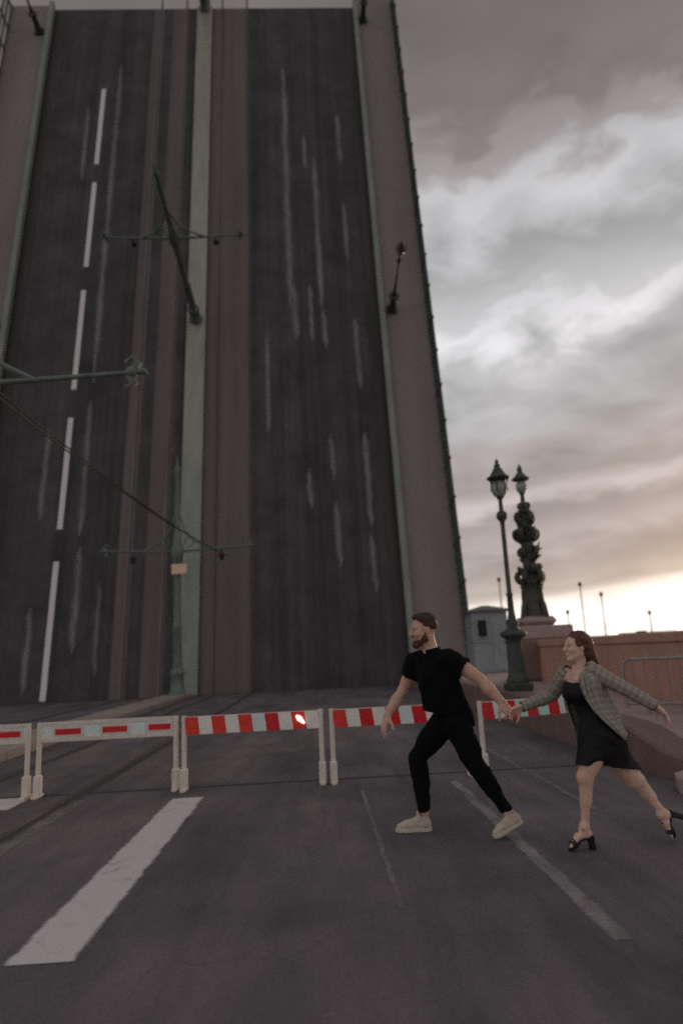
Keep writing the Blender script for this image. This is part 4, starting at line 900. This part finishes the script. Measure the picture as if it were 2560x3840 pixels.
BZ = [[(1.896, 5.020, 1.187), (1.910, 4.990, 1.217), (1.939, 4.990, 1.237), (1.988, 5.050, 1.240), (2.029, 5.120, 1.234), (2.026, 5.180, 1.230), (1.987, 5.220, 1.221), (1.939, 5.240, 1.207), (1.900, 5.230, 1.187)],
      [(1.880, 4.990, 1.097), (1.900, 4.930, 1.141), (1.953, 4.920, 1.168), (2.047, 5.000, 1.149), (2.118, 5.120, 1.110), (2.118, 5.240, 1.112), (2.013, 5.310, 1.124), (1.903, 5.310, 1.139), (1.854, 5.260, 1.130)],
      [(1.898, 4.950, 1.008), (1.926, 4.930, 1.020), (1.981, 4.940, 1.028), (2.065, 5.000, 1.020), (2.156, 5.120, 1.003), (2.162, 5.260, 0.991), (2.039, 5.330, 0.993), (1.914, 5.330, 0.999), (1.859, 5.280, 1.001)],
      [(1.961, 4.930, 0.902), (1.982, 4.920, 0.905), (2.029, 4.940, 0.907), (2.104, 5.000, 0.904), (2.194, 5.120, 0.890), (2.204, 5.280, 0.863), (2.059, 5.340, 0.853), (1.935, 5.340, 0.859), (1.882, 5.300, 0.872)],
      [(2.056, 4.920, 0.801), (2.075, 4.920, 0.801), (2.106, 4.940, 0.803), (2.155, 5.000, 0.806), (2.214, 5.120, 0.803), (2.223, 5.280, 0.755), (2.084, 5.340, 0.703), (1.974, 5.340, 0.702), (1.909, 5.310, 0.731)],
      [(2.136, 4.940, 0.728), (2.145, 4.950, 0.735), (2.158, 4.970, 0.741), (2.177, 5.000, 0.757), (2.228, 5.120, 0.760), (2.234, 5.280, 0.711), (2.103, 5.340, 0.661), (2.000, 5.340, 0.647), (1.937, 5.320, 0.656)]]
# blazer: one shell round the back with blown-out front panels, plus sleeves
def catmull(P, m):
    P = np.asarray(P, float); n = len(P); out = []
    for i in range(n-1):
        p0, p1, p2, p3 = P[max(i-1, 0)], P[i], P[i+1], P[min(i+2, n-1)]
        for j in range(m):
            t = j/m; out.append(.5*((2*p1)+(-p0+p2)*t+(2*p0-5*p1+4*p2-p3)*t*t+(-p0+3*p1-3*p2+p3)*t**3))
    out.append(P[-1]); return np.array(out)
G = np.array([catmull(r, 6) for r in BZ]); G = np.stack([catmull(G[:, c], 7) for c in range(G.shape[1])], 1)   # rows x cols x 3
nr, nc = G.shape[:2]
du = np.zeros((nr, nc)); dvv = np.zeros((nr, nc))
du[:, 1:] = np.cumsum(np.full((nr, nc-1), 1.0)*np.linalg.norm(np.diff(G, axis=1), axis=2).mean(0)[None], 1); dvv[1:] = np.cumsum(np.linalg.norm(np.diff(G, axis=0), axis=2).mean(1))[:, None]
rr, cc = np.mgrid[0:nr, 0:nc]; ripple = .006*np.sin(cc*.62+rr*.10)*(rr/nr)+.004*np.sin(cc*.3+rr*.35+1)
cen = np.array([np.interp(np.linspace(0, 1, nr), np.linspace(0, 1, 6), [np.mean([q[a] for q in r]) for r in BZ]) for a in range(3)]).T
outd = G-cen[:, None]; outd /= np.linalg.norm(outd, axis=2)[..., None]; G = G+outd*ripple[..., None]
inn = G-outd*.007
Vs = np.concatenate([G.reshape(-1, 3), inn.reshape(-1, 3)]); uvs = np.tile(np.stack([du.ravel(), dvv.ravel()], 1), (2, 1)); n0 = nr*nc
Fs = []
for i in range(nr-1):
    for j in range(nc-1):
        a = i*nc+j; q = (a, a+1, a+nc+1, a+nc); Fs.append(q); Fs.append(tuple(x+n0 for x in q[::-1]))
bd = [j for j in range(nc)]+[i*nc+nc-1 for i in range(1, nr)]+[(nr-1)*nc+j for j in range(nc-2, -1, -1)]+[i*nc for i in range(nr-2, 0, -1)]
for a, b in zip(bd, bd[1:]+bd[:1]): Fs.append((b, a, a+n0, b+n0))
Vs = list(Vs); uvs = list(uvs)
def sleeve(sh, el, wr, r):
    P = catmull([sh-(el-sh)*.22+A_(-.0, .0, -.005), sh, sh+(el-sh)*.5, el, el+(wr-el)*.5, wr-(wr-el)*.02], 7); n = len(P); sg = 22; b0 = len(Vs)
    R_ = np.interp(np.linspace(0, 1, n), [0, .12, .25, .5, .75, 1], r); ref = None; L = 0
    for i in range(n):
        t = nrm(P[min(i+1, n-1)]-P[max(i-1, 0)])
        if ref is None: ref = nrm(np.cross(t, A_(0, 1, 0)))
        ref = nrm(ref-t*(ref@t)); bb = np.cross(t, ref); L += 0 if i == 0 else np.linalg.norm(P[i]-P[i-1])
        for k in range(sg+1):
            a = 2*math.pi*k/sg; wob = 1+.05*math.sin(i*1.25+2*math.sin(a+.6))+.035*math.sin(i*.7+a*2+1)
            Vs.append(P[i]+(ref*math.cos(a)+bb*math.sin(a))*R_[i]*wob); uvs.append((a*.055, L))
    for i in range(n-1):
        for k in range(sg): a = b0+i*(sg+1)+k; Fs.append((a, a+1, a+sg+2, a+sg+1))
    # cuff lip turned inwards
    b1 = len(Vs); l0 = b0+(n-1)*(sg+1)
    for k in range(sg+1): Vs.append(P[-1]+(Vs[l0+k]-P[-1])*.82-nrm(P[-1]-P[-2])*.012); uvs.append(uvs[l0+k])
    for k in range(sg): Fs.append((l0+k, l0+k+1, b1+k+1, b1+k))
sleeve(J['shN'], J['elN'], J['wrN'], [.042, .070, .063, .054, .048, .042]); sleeve(J['shF'], J['elF'], J['wrF'], [.042, .068, .061, .052, .047, .042])
blz = np_mesh('blazer', np.array(Vs)-O, np.array(Fs), 'plaid_wool', wom, np.array(uvs))
# lapels along both front edges, collar round the neck
def lapel(col, sgn):
    e = G[:int(nr*.62), col]; ii = G[:int(nr*.62), col+sgn*4]; n = len(e); vs = []; uv = []; fs = []
    for i in range(n):
        t = i/(n-1); wdt = .95*math.sin(min(1, t*2.2+.35)*math.pi/2)*(1-t)**.6+.02; p = e[i]+outd[i, col]*.006; q = e[i]+(ii[i]-e[i])*min(1.6, 1.6*wdt)+outd[i, col+sgn*3]*.012
        vs += [p, (p+q)/2+outd[i, col]*.006, q]; uv += [(0, i*.012), (.02, i*.012), (.04, i*.012)]
    for i in range(n-1):
        for k in (0, 1): fs.append((3*i+k, 3*i+k+1, 3*i+k+4, 3*i+k+3))
    o = np_mesh('lapel', np.array(vs)-O, np.array(fs), 'plaid_wool', blz, np.array(uv)); md = o.modifiers.new('solid', 'SOLIDIFY'); md.thickness = .004; md.offset = 0
lapel(0, 1); lapel(nc-1, -1)
# sandals
def sandal(F, o, sc, heel_h, parent):
    P = lambda x, y, z: tuple(o+(A_(x, y, z)*sc)@F-O)
    s = empty('sandal'); s.parent = parent
    n = 12; top = []; 
    ws = np.interp(np.linspace(0, 1, n), [0, .15, .45, .75, .92, 1], [.020, .029, .025, .041, .036, .018])
    vs = []; fs = []
    for i in range(n):
        x = -.008+.236*i/(n-1); zc = float(np.interp(x, [-.01, .06, .12, .18, .23], [.002, .010, .020, .0, -.003])); th = .010 if x < .14 else .020
        for y, z in ((-ws[i], zc), (ws[i], zc), (ws[i], zc-th), (-ws[i], zc-th)): vs.append(P(x, y, z))
    for i in range(n-1):
        a = 4*i; b = a+4
        for k in range(4): fs.append((a+k, b+k, b+(k+1) % 4, a+(k+1) % 4))
    fs += [(0, 1, 2, 3), tuple(len(vs)-1-k for k in range(4))]
    MB().add(vs, fs, False).build('sole', 'black_leather', s)
    return s, P
def arc_strap(P, x, w0, z0, hgt, thick, s, m='black_leather', lean=0.0):
    pts = [P(x+lean*math.sin(t), w0*math.cos(t), z0+hgt*math.sin(t)) for t in np.linspace(-.15, math.pi+.15, 11)]
    MB().tube(pts, thick, 7).build('strap', m, s)
for F, o, sc, hp in ((FA, oA, .84, A_(1.868, 5.078, .003)), (FB, oB, .78, A_(2.585, 5.182, .150))):
    s, P = sandal(F, o, sc, .09, wom)
    arc_strap(P, .185, .040, .004, .032, .0085, s); arc_strap(P, .165, .040, .004, .040, .0085, s); arc_strap(P, .115, .030, .02, .064, .006, s, lean=-.01)
    # ankle strap and closed heel counter
    pts = [P(.042+.036*math.cos(t), .034*math.sin(t), .088-.012*math.cos(t)) for t in np.linspace(0, 2*math.pi, 15)]
    MB().tube(pts, .0052, 7).build('ankle_strap', 'black_leather', s)
    vs = []; fs = []
    for i, t in enumerate(np.linspace(1.75, 2*math.pi-1.75, 9)):
        for z, r in ((-.002, 1.0), (.03, 1.05), (.062, .92)): vs.append(P(.030+.036*r*math.cos(t), .034*r*math.sin(t), z))
    for i in range(8):
        for k in range(2): a = 3*i+k; fs.append((a, a+1, a+4, a+3))
    hc = MB().add(vs, fs, True).build('heel_counter', 'black_leather', s); md = hc.modifiers.new('solid', 'SOLIDIFY'); md.thickness = .006; md.offset = 1
    top = A_(.020, 0, .0); e0 = o+(top*sc)@F-O; e1 = hp-O
    ax2 = nrm(e1-e0); sx = nrm(F[1]-ax2*(F[1]@ax2)); sy = np.cross(ax2, sx); vs = []
    for p, wx, wy in ((e0-ax2*.006, .024, .026), (e0+(e1-e0)*.5, .022, .020), (e1, .023, .021)):
        for cx_, cy_ in ((-1, -.6), (-.6, -1), (.6, -1), (1, -.6), (1, .6), (.6, 1), (-.6, 1), (-1, .6)): vs.append(tuple(p+sx*wx*cx_+sy*wy*cy_))
    fs = [(i*8+k, i*8+(k+1) % 8, i*8+8+(k+1) % 8, i*8+8+k) for i in (0, 1) for k in range(8)]+[tuple(range(7, -1, -1)), tuple(range(16, 24))]
    MB().add(vs, fs).build('block_heel', 'black_leather', s)
